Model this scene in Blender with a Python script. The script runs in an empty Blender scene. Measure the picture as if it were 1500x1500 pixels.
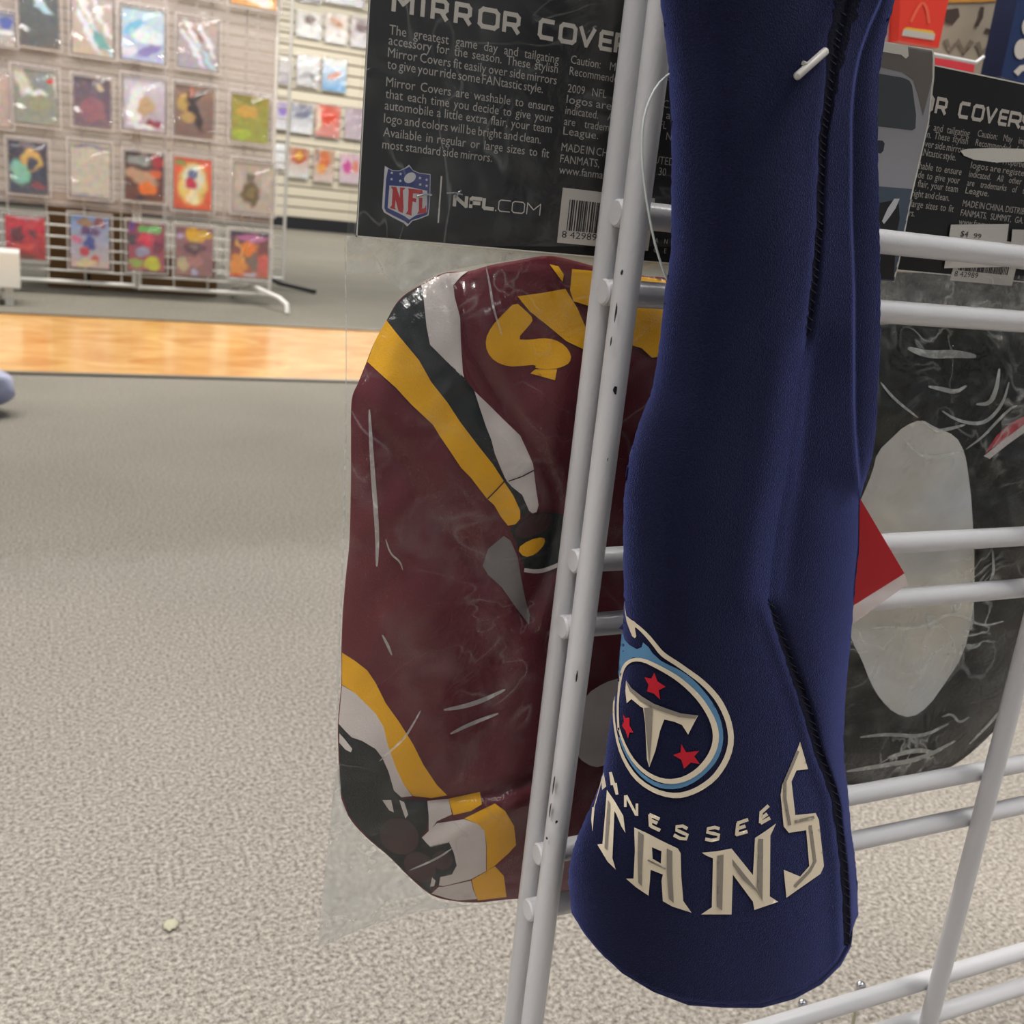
import bpy, bmesh, math, random
from mathutils import Vector, Matrix
from mathutils.geometry import delaunay_2d_cdt
from mathutils import noise as mnoise
random.seed(7)
C = bpy.context.scene.collection
sc = bpy.context.scene

# ------------------------------------------------------------------ camera
F = 1500.0
CAMH = 0.52
def nrm(v): v = Vector(v); v.normalize(); return v
_down = nrm((219-750, 5886-750, F))
_X = Vector((4000-750, 650-750, F)).normalized()
_X = (_X - _X.dot(_down)*_down).normalized()
_Z = -_down
_Y = _Z.cross(_X)
R3 = Matrix((_X, _Y, _Z))           # camera (x right, y down, z forward) -> world
cam_d = bpy.data.cameras.new('camera'); cam = bpy.data.objects.new('camera', cam_d); C.objects.link(cam)
cam_d.sensor_width = 36; cam_d.lens = 36.0*F/1500.0; cam_d.clip_start = 0.02; cam_d.clip_end = 80
B = R3 @ Matrix(((1,0,0),(0,-1,0),(0,0,-1)))
cam.matrix_world = Matrix.Translation((0,0,CAMH)) @ B.to_4x4()
cam_d.dof.use_dof = True; cam_d.dof.focus_distance = 0.335; cam_d.dof.aperture_fstop = 26
sc.camera = cam
sc.view_settings.view_transform = 'Standard'; sc.view_settings.look = 'None'
sc.view_settings.exposure = 0.0; sc.view_settings.gamma = 1.0; sc.view_settings.use_curve_mapping = False
sc.cycles.use_denoising = True
sc.cycles.transparent_max_bounces = 24
sc.cycles.sample_clamp_indirect = 4

# ------------------------------------------------------------------ light
w = bpy.data.worlds.new('store_light'); sc.world = w; w.use_nodes = True
w.node_tree.nodes['Background'].inputs[0].default_value = (0.92, 0.95, 1.0, 1)
w.node_tree.nodes['Background'].inputs[1].default_value = 0.24
def area(name, loc, size, energy, col=(1, .97, .92), sy=None, target=None):
    l = bpy.data.lights.new(name, 'AREA'); l.shape = 'RECTANGLE'; l.size = size; l.size_y = sy or size
    l.energy = energy; l.color = col
    o = bpy.data.objects.new(name, l); C.objects.link(o); o.location = loc
    if target: o.rotation_euler = (Vector(target)-Vector(loc)).to_track_quat('-Z', 'Y').to_euler()
    return o
l = area('ceiling_light', (-1.0, 0.1, 2.7), .3, 19, sy=1.0); l.data.spread = math.radians(80)
l = area('ceiling_light', (1.3, -.1, 2.7), .3, 22, sy=1.0); l.data.spread = math.radians(80)
area('ceiling_light', (-2.2, 1.3, 2.4), .3, 20, sy=1.8, target=(.2, .3, .5))
area('ceiling_light', (0.3, -2.6, 2.9), 1.4, 14, sy=.5)
area('ceiling_light', (0.9, 3.6, 3.0), 1.4, 84, sy=.5)
area('ceiling_light', (-.6, 3.6, 3.0), 1.4, 58, sy=.5)
area('ceiling_light', (2.4, 8.5, 3.2), 2.5, 130, sy=1.2)
area('ceiling_light', (3.6, 12.4, 3.6), 3.0, 185, sy=1.2)

# ------------------------------------------------------------------ helpers
def ray(px, py): return R3 @ Vector((px-750, py-750, F))
def at(px, py, Y):
    d = ray(px, py); return Vector((0,0,CAMH)) + d*(Y/d.y)
def floor_at(px, py, z=0.0):
    d = ray(px, py); return Vector((0,0,CAMH)) + d*((z-CAMH)/d.z)
def lin(c):
    return tuple(((x/255.0)/12.92 if x/255.0 <= .04045 else ((x/255.0+.055)/1.055)**2.4) for x in c[:3])
def mat(name, col, rough=.6, spec=.5, metal=0, sheen=0, bump=None, coat=0, var=None, sheen_tint=None):
    m = bpy.data.materials.new(name); m.use_nodes = True
    nt = m.node_tree; b = nt.nodes['Principled BSDF']
    b.inputs['Base Color'].default_value = (*lin(col), 1); b.inputs['Roughness'].default_value = rough
    b.inputs['Specular IOR Level'].default_value = spec; b.inputs['Metallic'].default_value = metal
    b.inputs['Coat Weight'].default_value = coat
    b.inputs['Sheen Weight'].default_value = sheen
    if sheen_tint: b.inputs['Sheen Tint'].default_value = (*lin(sheen_tint), 1)
    if bump or var:
        tc = nt.nodes.new('ShaderNodeTexCoord')
    if bump:
        sc_, st, dist = bump
        n = nt.nodes.new('ShaderNodeTexNoise'); n.inputs['Scale'].default_value = sc_; n.inputs['Detail'].default_value = 3
        bp = nt.nodes.new('ShaderNodeBump'); bp.inputs['Strength'].default_value = st; bp.inputs['Distance'].default_value = dist
        nt.links.new(tc.outputs['Object'], n.inputs['Vector']); nt.links.new(n.outputs['Fac'], bp.inputs['Height'])
        nt.links.new(bp.outputs['Normal'], b.inputs['Normal'])
    if var:
        sc_, c2 = var
        n = nt.nodes.new('ShaderNodeTexNoise'); n.inputs['Scale'].default_value = sc_; n.inputs['Detail'].default_value = 4
        r = nt.nodes.new('ShaderNodeValToRGB'); r.color_ramp.elements[0].position = .35; r.color_ramp.elements[1].position = .65
        r.color_ramp.elements[0].color = (*lin(col), 1); r.color_ramp.elements[1].color = (*lin(c2), 1)
        nt.links.new(tc.outputs['Object'], n.inputs['Vector']); nt.links.new(n.outputs['Fac'], r.inputs['Fac'])
        nt.links.new(r.outputs['Color'], b.inputs['Base Color'])
    return m
def film_mat(name, haze=.05, patch=.3, scale=40, gloss=.12, rough=.15, col=(235,238,235), bumpd=.002, nb=60, lo=.5, hi=.75, k=1.0, fold_glint=0, rscale=30, rw=.03):
    """clear plastic film: mostly see-through, glossy skin, milky where it is crumpled"""
    m = bpy.data.materials.new(name); m.use_nodes = True; nt = m.node_tree; N = nt.nodes; L = nt.links
    N.clear(); out = N.new('ShaderNodeOutputMaterial')
    tr = N.new('ShaderNodeBsdfTransparent'); gl = N.new('ShaderNodeBsdfGlossy'); df = N.new('ShaderNodeBsdfDiffuse')
    gl.inputs['Roughness'].default_value = rough; df.inputs['Color'].default_value = (*lin(col), 1)
    tc = N.new('ShaderNodeTexCoord')
    n1 = N.new('ShaderNodeTexNoise'); n1.inputs['Scale'].default_value = scale; n1.inputs['Detail'].default_value = 5; n1.inputs['Distortion'].default_value = .8
    mr = N.new('ShaderNodeMapRange'); mr.inputs[1].default_value = lo; mr.inputs[2].default_value = hi
    mr.inputs[3].default_value = haze; mr.inputs[4].default_value = patch
    n2 = N.new('ShaderNodeTexNoise'); n2.inputs['Scale'].default_value = nb; n2.inputs['Detail'].default_value = 4; n2.inputs['Distortion'].default_value = 1.2
    bp = N.new('ShaderNodeBump'); bp.inputs['Strength'].default_value = 1; bp.inputs['Distance'].default_value = bumpd
    geo = N.new('ShaderNodeNewGeometry'); dt = N.new('ShaderNodeVectorMath'); dt.operation = 'DOT_PRODUCT'
    L.new(geo.outputs['Normal'], dt.inputs[0]); L.new(geo.outputs['Incoming'], dt.inputs[1])
    ab = N.new('ShaderNodeMath'); ab.operation = 'ABSOLUTE'; L.new(dt.outputs['Value'], ab.inputs[0])
    iv = N.new('ShaderNodeMath'); iv.operation = 'SUBTRACT'; iv.inputs[0].default_value = 1; L.new(ab.outputs[0], iv.inputs[1])
    pw = N.new('ShaderNodeMath'); pw.operation = 'POWER'; pw.inputs[1].default_value = 4; L.new(iv.outputs[0], pw.inputs[0])
    fr = N.new('ShaderNodeMath'); fr.operation = 'MULTIPLY_ADD'; fr.inputs[1].default_value = .5; fr.inputs[2].default_value = .045; L.new(pw.outputs[0], fr.inputs[0])
    ad = N.new('ShaderNodeMath'); ad.operation = 'MULTIPLY_ADD'; ad.inputs[1].default_value = k; ad.inputs[2].default_value = gloss*.3
    m1 = N.new('ShaderNodeMixShader'); m2 = N.new('ShaderNodeMixShader')
    for n in (n1, n2): L.new(tc.outputs['Object'], n.inputs['Vector'])
    L.new(n1.outputs['Fac'], mr.inputs[0]); L.new(n2.outputs['Fac'], bp.inputs['Height'])
    L.new(bp.outputs['Normal'], gl.inputs['Normal'])
    L.new(fr.outputs[0], ad.inputs[0])
    hz = mr.outputs[0]
    if fold_glint:     # fold highlights painted into the film as whitened crinkle lines
        nr = N.new('ShaderNodeTexNoise'); nr.inputs['Scale'].default_value = rscale; nr.inputs['Detail'].default_value = 2.5; nr.inputs['Distortion'].default_value = 1.6
        L.new(tc.outputs['Object'], nr.inputs['Vector'])
        s1 = N.new('ShaderNodeMath'); s1.operation = 'SUBTRACT'; s1.inputs[1].default_value = .5; L.new(nr.outputs['Fac'], s1.inputs[0])
        s2 = N.new('ShaderNodeMath'); s2.operation = 'ABSOLUTE'; L.new(s1.outputs[0], s2.inputs[0])
        s3 = N.new('ShaderNodeMapRange'); s3.inputs[1].default_value = 0; s3.inputs[2].default_value = rw; s3.inputs[3].default_value = fold_glint; s3.inputs[4].default_value = 0
        L.new(s2.outputs[0], s3.inputs[0])
        nm = N.new('ShaderNodeTexNoise'); nm.inputs['Scale'].default_value = 24; L.new(tc.outputs['Object'], nm.inputs['Vector'])
        s4 = N.new('ShaderNodeMapRange'); s4.inputs[1].default_value = .42; s4.inputs[2].default_value = .66; L.new(nm.outputs['Fac'], s4.inputs[0])
        s5 = N.new('ShaderNodeMath'); s5.operation = 'MULTIPLY_ADD'; L.new(s3.outputs[0], s5.inputs[0]); L.new(s4.outputs[0], s5.inputs[1]); L.new(hz, s5.inputs[2]); hz = s5.outputs[0]
    L.new(hz, m1.inputs[0]); L.new(tr.outputs[0], m1.inputs[1]); L.new(df.outputs[0], m1.inputs[2])
    L.new(ad.outputs[0], m2.inputs[0]); L.new(m1.outputs[0], m2.inputs[1]); L.new(gl.outputs[0], m2.inputs[2])
    L.new(m2.outputs[0], out.inputs['Surface'])
    return m
def link(name, me, m, parent=None, smooth=False, kind=None):
    o = bpy.data.objects.new(name, me); C.objects.link(o)
    if m: me.materials.append(m)
    if parent: o.parent = parent
    if smooth:
        for p in me.polygons: p.use_smooth = True
    if kind: o['kind'] = kind
    return o
def tag(o, label, cat, group=None):
    o['label'] = label; o['category'] = cat
    if group: o['group'] = group
    return o
def empty(name, loc, label, cat, group=None):
    o = bpy.data.objects.new(name, None); C.objects.link(o); o.location = loc; o.empty_display_size = .05
    return tag(o, label, cat, group)
def under(o, parent):
    """parent o (built in world coordinates) to an empty that is only translated"""
    o.parent = parent
    o.matrix_parent_inverse = Matrix.Translation(parent.location).inverted() if parent.type == 'EMPTY' else Matrix()
    return o
def from_bm(name, bm, m, parent=None, smooth=False, kind=None):
    me = bpy.data.meshes.new(name); bm.to_mesh(me); bm.free()
    o = link(name, me, m, None, smooth, kind)
    if parent: under(o, parent)
    return o
def bm_box(bm, lo, hi, bev=0):
    g = bmesh.ops.create_cube(bm, size=1)
    c = [(a+b)/2 for a, b in zip(lo, hi)]; s = [abs(b-a) for a, b in zip(lo, hi)]
    for v in g['verts']: v.co = Vector((v.co.x*s[0]+c[0], v.co.y*s[1]+c[1], v.co.z*s[2]+c[2]))
    if bev:
        es = list({e for v in g['verts'] for e in v.link_edges})
        bmesh.ops.bevel(bm, geom=es, offset=bev, segments=2, affect='EDGES', profile=.6)
def bm_tube(bm, pts, r, n=12, cap=True, dome=0):
    pts = [Vector(p) for p in pts]; rs = r if isinstance(r, (list, tuple)) else [r]*len(pts)
    rings = []; prev = None
    for i, p in enumerate(pts):
        t = (pts[min(i+1, len(pts)-1)]-pts[max(i-1, 0)]).normalized()
        if prev is None:
            a = t.cross(Vector((0,0,1)))
            if a.length < .1: a = t.cross(Vector((0,1,0)))
            a.normalize()
        else:
            a = (prev - t*prev.dot(t)).normalized()
        prev = a; b = t.cross(a)
        rings.append([bm.verts.new(p + (a*math.cos(2*math.pi*k/n)+b*math.sin(2*math.pi*k/n))*rs[i]) for k in range(n)])
    for i in range(len(rings)-1):
        for k in range(n):
            bm.faces.new((rings[i][k], rings[i][(k+1)%n], rings[i+1][(k+1)%n], rings[i+1][k]))
    if cap:
        bm.faces.new(rings[0][::-1]); bm.faces.new(rings[-1])
def tube(name, pts, r, m, parent=None, n=12):
    bm = bmesh.new(); bm_tube(bm, pts, r, n); bmesh.ops.recalc_face_normals(bm, faces=bm.faces)
    o = from_bm(name, bm, m, parent, True)
    try:
        o.data.set_sharp_from_angle(angle=math.radians(50))
    except Exception: pass
    return o
def box(name, lo, hi, m, parent=None, bev=0, kind=None):
    bm = bmesh.new(); bm_box(bm, lo, hi, bev)
    return from_bm(name, bm, m, parent, False, kind)
def inpoly(x, y, P):
    c = False; j = len(P)-1
    for i in range(len(P)):
        if (P[i][1] > y) != (P[j][1] > y) and x < (P[j][0]-P[i][0])*(y-P[i][1])/(P[j][1]-P[i][1])+P[i][0]: c = not c
        j = i
    return c
def densify(P, step, closed=True):
    out = []
    n = len(P)
    for i in range(n if closed else n-1):
        a, b = P[i], P[(i+1) % n]; L = math.hypot(b[0]-a[0], b[1]-a[1]); k = max(1, int(L/step))
        for j in range(k): out.append((a[0]+(b[0]-a[0])*j/k, a[1]+(b[1]-a[1])*j/k))
    if not closed: out.append(P[-1])
    return out
def smooth_closed(P, it=2):
    """Chaikin rounding"""
    for _ in range(it):
        Q = []
        for i in range(len(P)):
            a, b = P[i], P[(i+1) % len(P)]
            Q += [(a[0]*.75+b[0]*.25, a[1]*.75+b[1]*.25), (a[0]*.25+b[0]*.75, a[1]*.25+b[1]*.75)]
        P = Q
    return P
def print_mesh(bm, P, surf, off=0.0, step=7, holes=()):
    """a thin printed patch that lies on a surface: outline P (holes cut out), filled with small triangles"""
    B0 = densify(P, step); pts = [Vector(p) for p in B0]; edges = [(i, (i+1) % len(B0)) for i in range(len(B0))]
    HB = []
    for h in holes:
        hb = densify(h, step); s = len(pts); pts += [Vector(p) for p in hb]
        edges += [(s+i, s+(i+1) % len(hb)) for i in range(len(hb))]; HB.append(hb)
    x0 = min(p[0] for p in P); x1 = max(p[0] for p in P); y0 = min(p[1] for p in P); y1 = max(p[1] for p in P)
    y = y0+step*.5; row = 0
    while y < y1:
        x = x0+step*(.5 if row % 2 else 0)+.13
        while x < x1:
            if inpoly(x, y, P) and not any(inpoly(x, y, h) for h in holes): pts.append(Vector((x, y)))
            x += step
        y += step*.87; row += 1
    vs, es, fs, *_ = delaunay_2d_cdt(pts, edges, [], 0, 1e-5)
    V = [bm.verts.new(surf(v[0], v[1], off)) for v in vs]
    for f in fs:
        cx = sum(vs[i][0] for i in f)/len(f); cy = sum(vs[i][1] for i in f)/len(f)
        if inpoly(cx, cy, P) and not any(inpoly(cx, cy, h) for h in HB):
            try:
                fc = bm.faces.new([V[i] for i in f]); fc.smooth = True
            except ValueError: pass
    loose = [v for v in bm.verts if not v.link_faces]
    bmesh.ops.delete(bm, geom=loose, context='VERTS')
def decal(name, P, surf, off, m, parent, step=7, holes=(), rnd=0):
    bm = bmesh.new()
    polys = P if isinstance(P[0][0], (tuple, list)) else [P]
    for p in polys:
        if rnd: p = smooth_closed(p, rnd)
        print_mesh(bm, p, surf, off, step, holes)
    cn = Vector((0, 0, CAMH))
    for f in bm.faces:
        f.normal_update()
        if f.normal.dot(cn - f.calc_center_median()) < 0: f.normal_flip()
    return from_bm(name, bm, m, parent, True)
def ribbon(pts, w=None):
    """outline of a stroke; pts = (x, y) or (x, y, width)"""
    P = [(p[0], p[1], (p[2] if len(p) > 2 else w)/2) for p in pts]; Lf = []; Rt = []
    for i, (x, y, h) in enumerate(P):
        a = P[max(i-1, 0)]; b = P[min(i+1, len(P)-1)]; dx, dy = b[0]-a[0], b[1]-a[1]; L = math.hypot(dx, dy) or 1
        nx, ny = -dy/L, dx/L
        Lf.append((x+nx*h, y+ny*h)); Rt.append((x-nx*h, y-ny*h))
    return Lf+Rt[::-1]
def curve_open(P, it=2):
    for _ in range(it):
        Q = [P[0]]
        for i in range(len(P)-1):
            a, b = P[i], P[i+1]
            Q += [tuple(u*.75+v*.25 for u, v in zip(a, b)), tuple(u*.25+v*.75 for u, v in zip(a, b))]
        Q.append(P[-1]); P = Q
    return P
def lerp_tab(T, y):
    if y <= T[0][0]: return T[0][1]
    for i in range(len(T)-1):
        a, b = T[i], T[i+1]
        if y <= b[0]:
            t = (y-a[0])/(b[0]-a[0]); return a[1]+(b[1]-a[1])*t
    return T[-1][1]
def smooth_tab(T, step=10, k=3):
    y0, y1 = T[0][0], T[-1][0]; n = int((y1-y0)/step)
    S = [(y0+(y1-y0)*i/n, lerp_tab(T, y0+(y1-y0)*i/n)) for i in range(n+1)]
    for _ in range(k):
        S = [S[0]]+[(S[i][0], (S[i-1][1]+2*S[i][1]+S[i+1][1])/4) for i in range(1, len(S)-1)]+[S[-1]]
    return S
def sst(a, b, x):
    t = max(0, min(1, (x-a)/(b-a))); return t*t*(3-2*t)
def ellipse(cx, cy, rx, ry, ang=0, n=20, jit=0):
    a = math.radians(ang); out = []
    for i in range(n):
        t = 2*math.pi*i/n; k = 1+random.uniform(-jit, jit); x, y = rx*math.cos(t)*k, ry*math.sin(t)*k
        out.append((cx+x*math.cos(a)-y*math.sin(a), cy+x*math.sin(a)+y*math.cos(a)))
    return out

# ------------------------------------------------------------------ materials
M = {}
M['white_wire'] = mat('white_powder_coat', (206, 205, 208), .28, .5, bump=(900, .25, .0004))
M['rack_wire'] = mat('rack_wire', (238, 235, 228), .4)
M['navy'] = mat('navy_neoprene', (17, 20, 47), .85, .16, sheen=.9, bump=(2200, .8, .0006), sheen_tint=(110, 122, 205), var=(1500, (25, 28, 58)))
M['navy'].node_tree.nodes['Principled BSDF'].inputs['Sheen Roughness'].default_value = .28
M['seam'] = mat('black_thread', (17, 17, 34), .9, .1, bump=(1500, .8, .0008))
M['cream'] = mat('cream_print', (226, 212, 188), .7, .2, bump=(2600, .3, .0003))
M['grayprint'] = mat('grey_print', (140, 132, 122), .7, .2, bump=(2600, .3, .0003))
M['blueprint'] = mat('light_blue_print', (92, 138, 176), .7, .2, bump=(2600, .3, .0003))
M['redprint'] = mat('red_print', (196, 34, 50), .7, .2, bump=(2600, .3, .0003))
M['burgundy'] = mat('burgundy_knit', (104, 28, 42), .8, .2, bump=(1600, .4, .0005), var=(14, (92, 22, 36)))
M['gold'] = mat('gold_knit', (238, 176, 18), .8, .2, bump=(1600, .4, .0005))
M['blackknit'] = mat('black_knit', (30, 34, 36), .8, .2, bump=(1600, .4, .0005))
M['whiteknit'] = mat('white_knit', (214, 204, 200), .8, .2, bump=(1600, .4, .0005))
M['grayknit'] = mat('grey_knit', (122, 116, 116), .8, .2, bump=(1600, .4, .0005))
M['dark'] = mat('dark_line', (40, 16, 22), .8, .2)
M['cardblack'] = mat('black_card', (24, 23, 23), .42, .4, bump=(700, .15, .0002), var=(30, (30, 28, 27)))
M['paper'] = mat('paper_edge', (222, 218, 208), .8)
M['textwhite'] = mat('text_print', (206, 200, 190), .6)
M['textgray'] = mat('small_text_print', (176, 170, 162), .6)
M['label'] = mat('barcode_label', (206, 200, 192), .6)
M['ink'] = mat('black_ink', (22, 20, 20), .6)
M['shieldblue'] = mat('shield_blue', (38, 52, 120), .5)
M['shieldred'] = mat('shield_red', (186, 42, 44), .5)
M['shieldwhite'] = mat('shield_white', (206, 204, 206), .5)
M['chrome'] = mat('chrome', (190, 190, 195), .18, .5, 1)
M['film'] = film_mat('clear_bag_film', .02, .10, 55, .02, .16, bumpd=.0020, nb=42, lo=.52, hi=.78, k=.8, fold_glint=.15, rscale=16, rw=.012)
M['film2'] = film_mat('crumpled_bag_film', .0, .10, 60, .02, .12, bumpd=.0050, nb=46, lo=.52, hi=.80, k=1.1, fold_glint=.5, rscale=34, rw=.035)
M['flap'] = film_mat('milky_bag_flap', .28, .72, 46, .03, .2, bumpd=.005, nb=50, lo=.42, hi=.74, k=1.2, fold_glint=.6, rscale=30, rw=.03)
M['crease_glint'] = film_mat('film_crease_glint', .35, .7, 200, .25, .2)
M['pouch'] = film_mat('rack_pouch_film', .30, .46, 4, .05, .22, col=(206, 190, 184), bumpd=.02, nb=7, k=1.3)
M['case'] = film_mat('comic_sleeve_film', .03, .16, 6, .12, .09, col=(224, 218, 224), bumpd=.035, nb=8, k=1.6)
M['rim'] = film_mat('sleeve_rim_film', .38, .75, 9, .1, .15, col=(232, 224, 222), k=1)
M['chip'] = mat('paint_chip', (34, 33, 40), .6)
M['tack'] = mat('tag_fastener_plastic', (196, 192, 186), .4)
M['loop'] = mat('clear_loop', (214, 222, 220), .2, .6)
M['redcard'] = mat('red_tag_card', (172, 16, 30), .5, .3, bump=(500, .1, .0002))

# ------------------------------------------------------------------ setting
def carpet_mat(name, c1, c2, scale, bump, shade_band=False):
    m = bpy.data.materials.new(name); m.use_nodes = True; nt = m.node_tree; N = nt.nodes; L = nt.links
    b = N['Principled BSDF']; b.inputs['Roughness'].default_value = .95; b.inputs['Specular IOR Level'].default_value = .1
    tc = N.new('ShaderNodeTexCoord')
    n = N.new('ShaderNodeTexNoise'); n.inputs['Scale'].default_value = scale; n.inputs['Detail'].default_value = 5; n.inputs['Roughness'].default_value = .72
    r = N.new('ShaderNodeValToRGB'); r.color_ramp.elements[0].position = .36; r.color_ramp.elements[1].position = .64
    r.color_ramp.elements[0].color = (*lin(c1), 1); r.color_ramp.elements[1].color = (*lin(c2), 1)
    n2 = N.new('ShaderNodeTexNoise'); n2.inputs['Scale'].default_value = 3; n2.inputs['Detail'].default_value = 4
    mx = N.new('ShaderNodeMix'); mx.data_type = 'RGBA'; mx.blend_type = 'MULTIPLY'; mx.inputs[0].default_value = .35
    r2 = N.new('ShaderNodeValToRGB'); r2.color_ramp.elements[0].position = .3; r2.color_ramp.elements[1].position = .7
    r2.color_ramp.elements[0].color = (.72, .72, .72, 1)
    bp = N.new('ShaderNodeBump'); bp.inputs['Strength'].default_value = bump; bp.inputs['Distance'].default_value = .006
    L.new(tc.outputs['Object'], n.inputs['Vector']); L.new(tc.outputs['Object'], n2.inputs['Vector'])
    L.new(n.outputs['Fac'], r.inputs['Fac']); L.new(n2.outputs['Fac'], r2.inputs['Fac'])
    L.new(r.outputs['Color'], mx.inputs[6]); L.new(r2.outputs['Color'], mx.inputs[7])
    cout = mx.outputs[2]
    if shade_band:      # shadow band beside the wood walkway, painted as a darker carpet tone
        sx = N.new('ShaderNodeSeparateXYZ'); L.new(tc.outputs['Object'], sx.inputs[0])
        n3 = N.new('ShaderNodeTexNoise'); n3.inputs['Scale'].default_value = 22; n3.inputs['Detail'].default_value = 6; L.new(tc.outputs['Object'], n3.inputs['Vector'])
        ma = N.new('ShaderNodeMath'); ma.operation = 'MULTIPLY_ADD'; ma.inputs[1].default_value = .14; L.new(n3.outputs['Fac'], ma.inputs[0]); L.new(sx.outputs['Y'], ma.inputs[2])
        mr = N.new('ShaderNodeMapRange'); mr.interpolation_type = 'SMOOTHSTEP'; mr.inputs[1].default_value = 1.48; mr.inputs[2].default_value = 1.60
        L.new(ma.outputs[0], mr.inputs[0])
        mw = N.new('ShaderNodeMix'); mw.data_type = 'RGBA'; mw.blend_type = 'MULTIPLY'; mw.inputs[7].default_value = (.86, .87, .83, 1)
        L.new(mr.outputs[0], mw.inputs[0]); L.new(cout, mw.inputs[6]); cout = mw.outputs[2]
    L.new(cout, b.inputs['Base Color']); L.new(n.outputs['Fac'], bp.inputs['Height']); L.new(bp.outputs['Normal'], b.inputs['Normal'])
    return m
cp_near = carpet_mat('beige_loop_carpet', (102, 96, 89), (192, 184, 174), 270, .3, shade_band=True)
cp_mid = carpet_mat('grey_loop_carpet', (124, 119, 110), (160, 154, 143), 120, .4)
cp_far = carpet_mat('far_loop_carpet', (116, 112, 101), (146, 141, 129), 90, .3)
ysec = 1.47
def slab(name, y0, y1, z, m, x0=-6, x1=26):
    return box(name, (x0, y0, z-.03), (x1, y1, z), m, kind='structure')
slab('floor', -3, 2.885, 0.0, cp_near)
slab('floor', 4.10, 15.2, 0.0, cp_far)
wood = bpy.data.materials.new('honey_wood_vinyl'); wood.use_nodes = True
nt = wood.node_tree; N = nt.nodes; L = nt.links; b = N['Principled BSDF']; b.inputs['Roughness'].default_value = .17
b.inputs['Specular IOR Level'].default_value = .9
tc = N.new('ShaderNodeTexCoord'); mp = N.new('ShaderNodeMapping'); mp.inputs['Scale'].default_value = (2.2, 3.4, 1); mp.inputs['Rotation'].default_value = (0, 0, .6)
nn = N.new('ShaderNodeTexNoise'); nn.inputs['Scale'].default_value = 2.2; nn.inputs['Detail'].default_value = 6; nn.inputs['Distortion'].default_value = 1.1
rr = N.new('ShaderNodeValToRGB'); rr.color_ramp.elements[0].position = .3; rr.color_ramp.elements[1].position = .7
rr.color_ramp.elements[0].color = (*lin((214, 146, 66)), 1); rr.color_ramp.elements[1].color = (*lin((250, 200, 124)), 1)
L.new(tc.outputs['Object'], mp.inputs['Vector']); L.new(mp.outputs['Vector'], nn.inputs['Vector']); L.new(nn.outputs['Fac'], rr.inputs['Fac']); L.new(rr.outputs['Color'], b.inputs['Base Color'])
slab('floor', 2.90, 4.085, 0.0, wood)
mtrim = mat('grey_transition_strip', (118, 112, 100), .5)
box('trim_1', (-6, 2.880, -.02), (26, 2.905, .006), mtrim, kind='structure')
box('trim_2', (-6, 4.080, -.02), (26, 4.105, .006), mtrim, kind='structure')
# slatwall at the back of the store
Yw = 14.8
slat_m = mat('cream_slatwall', (226, 216, 194), .55)
wall = box('wall_back', (-4, Yw+.03, 0), (26, Yw+.12, 5.6), mat('slatwall_groove', (150, 138, 118), .7), kind='structure')
z = .17; me0 = None
while z < 5.4:
    if me0 is None:
        o = box('slat', (-4, Yw, .0), (26, Yw+.03, .118), slat_m, bev=.008); me0 = o.data
    else:
        o = bpy.data.objects.new('slat', me0); C.objects.link(o)
    o.parent = wall; o.location.z = z; z += .138
box('baseboard_back', (-4, Yw-.03, 0), (26, Yw+.03, .16), mat('black_baseboard', (26, 28, 34), .6), kind='structure')

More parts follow.
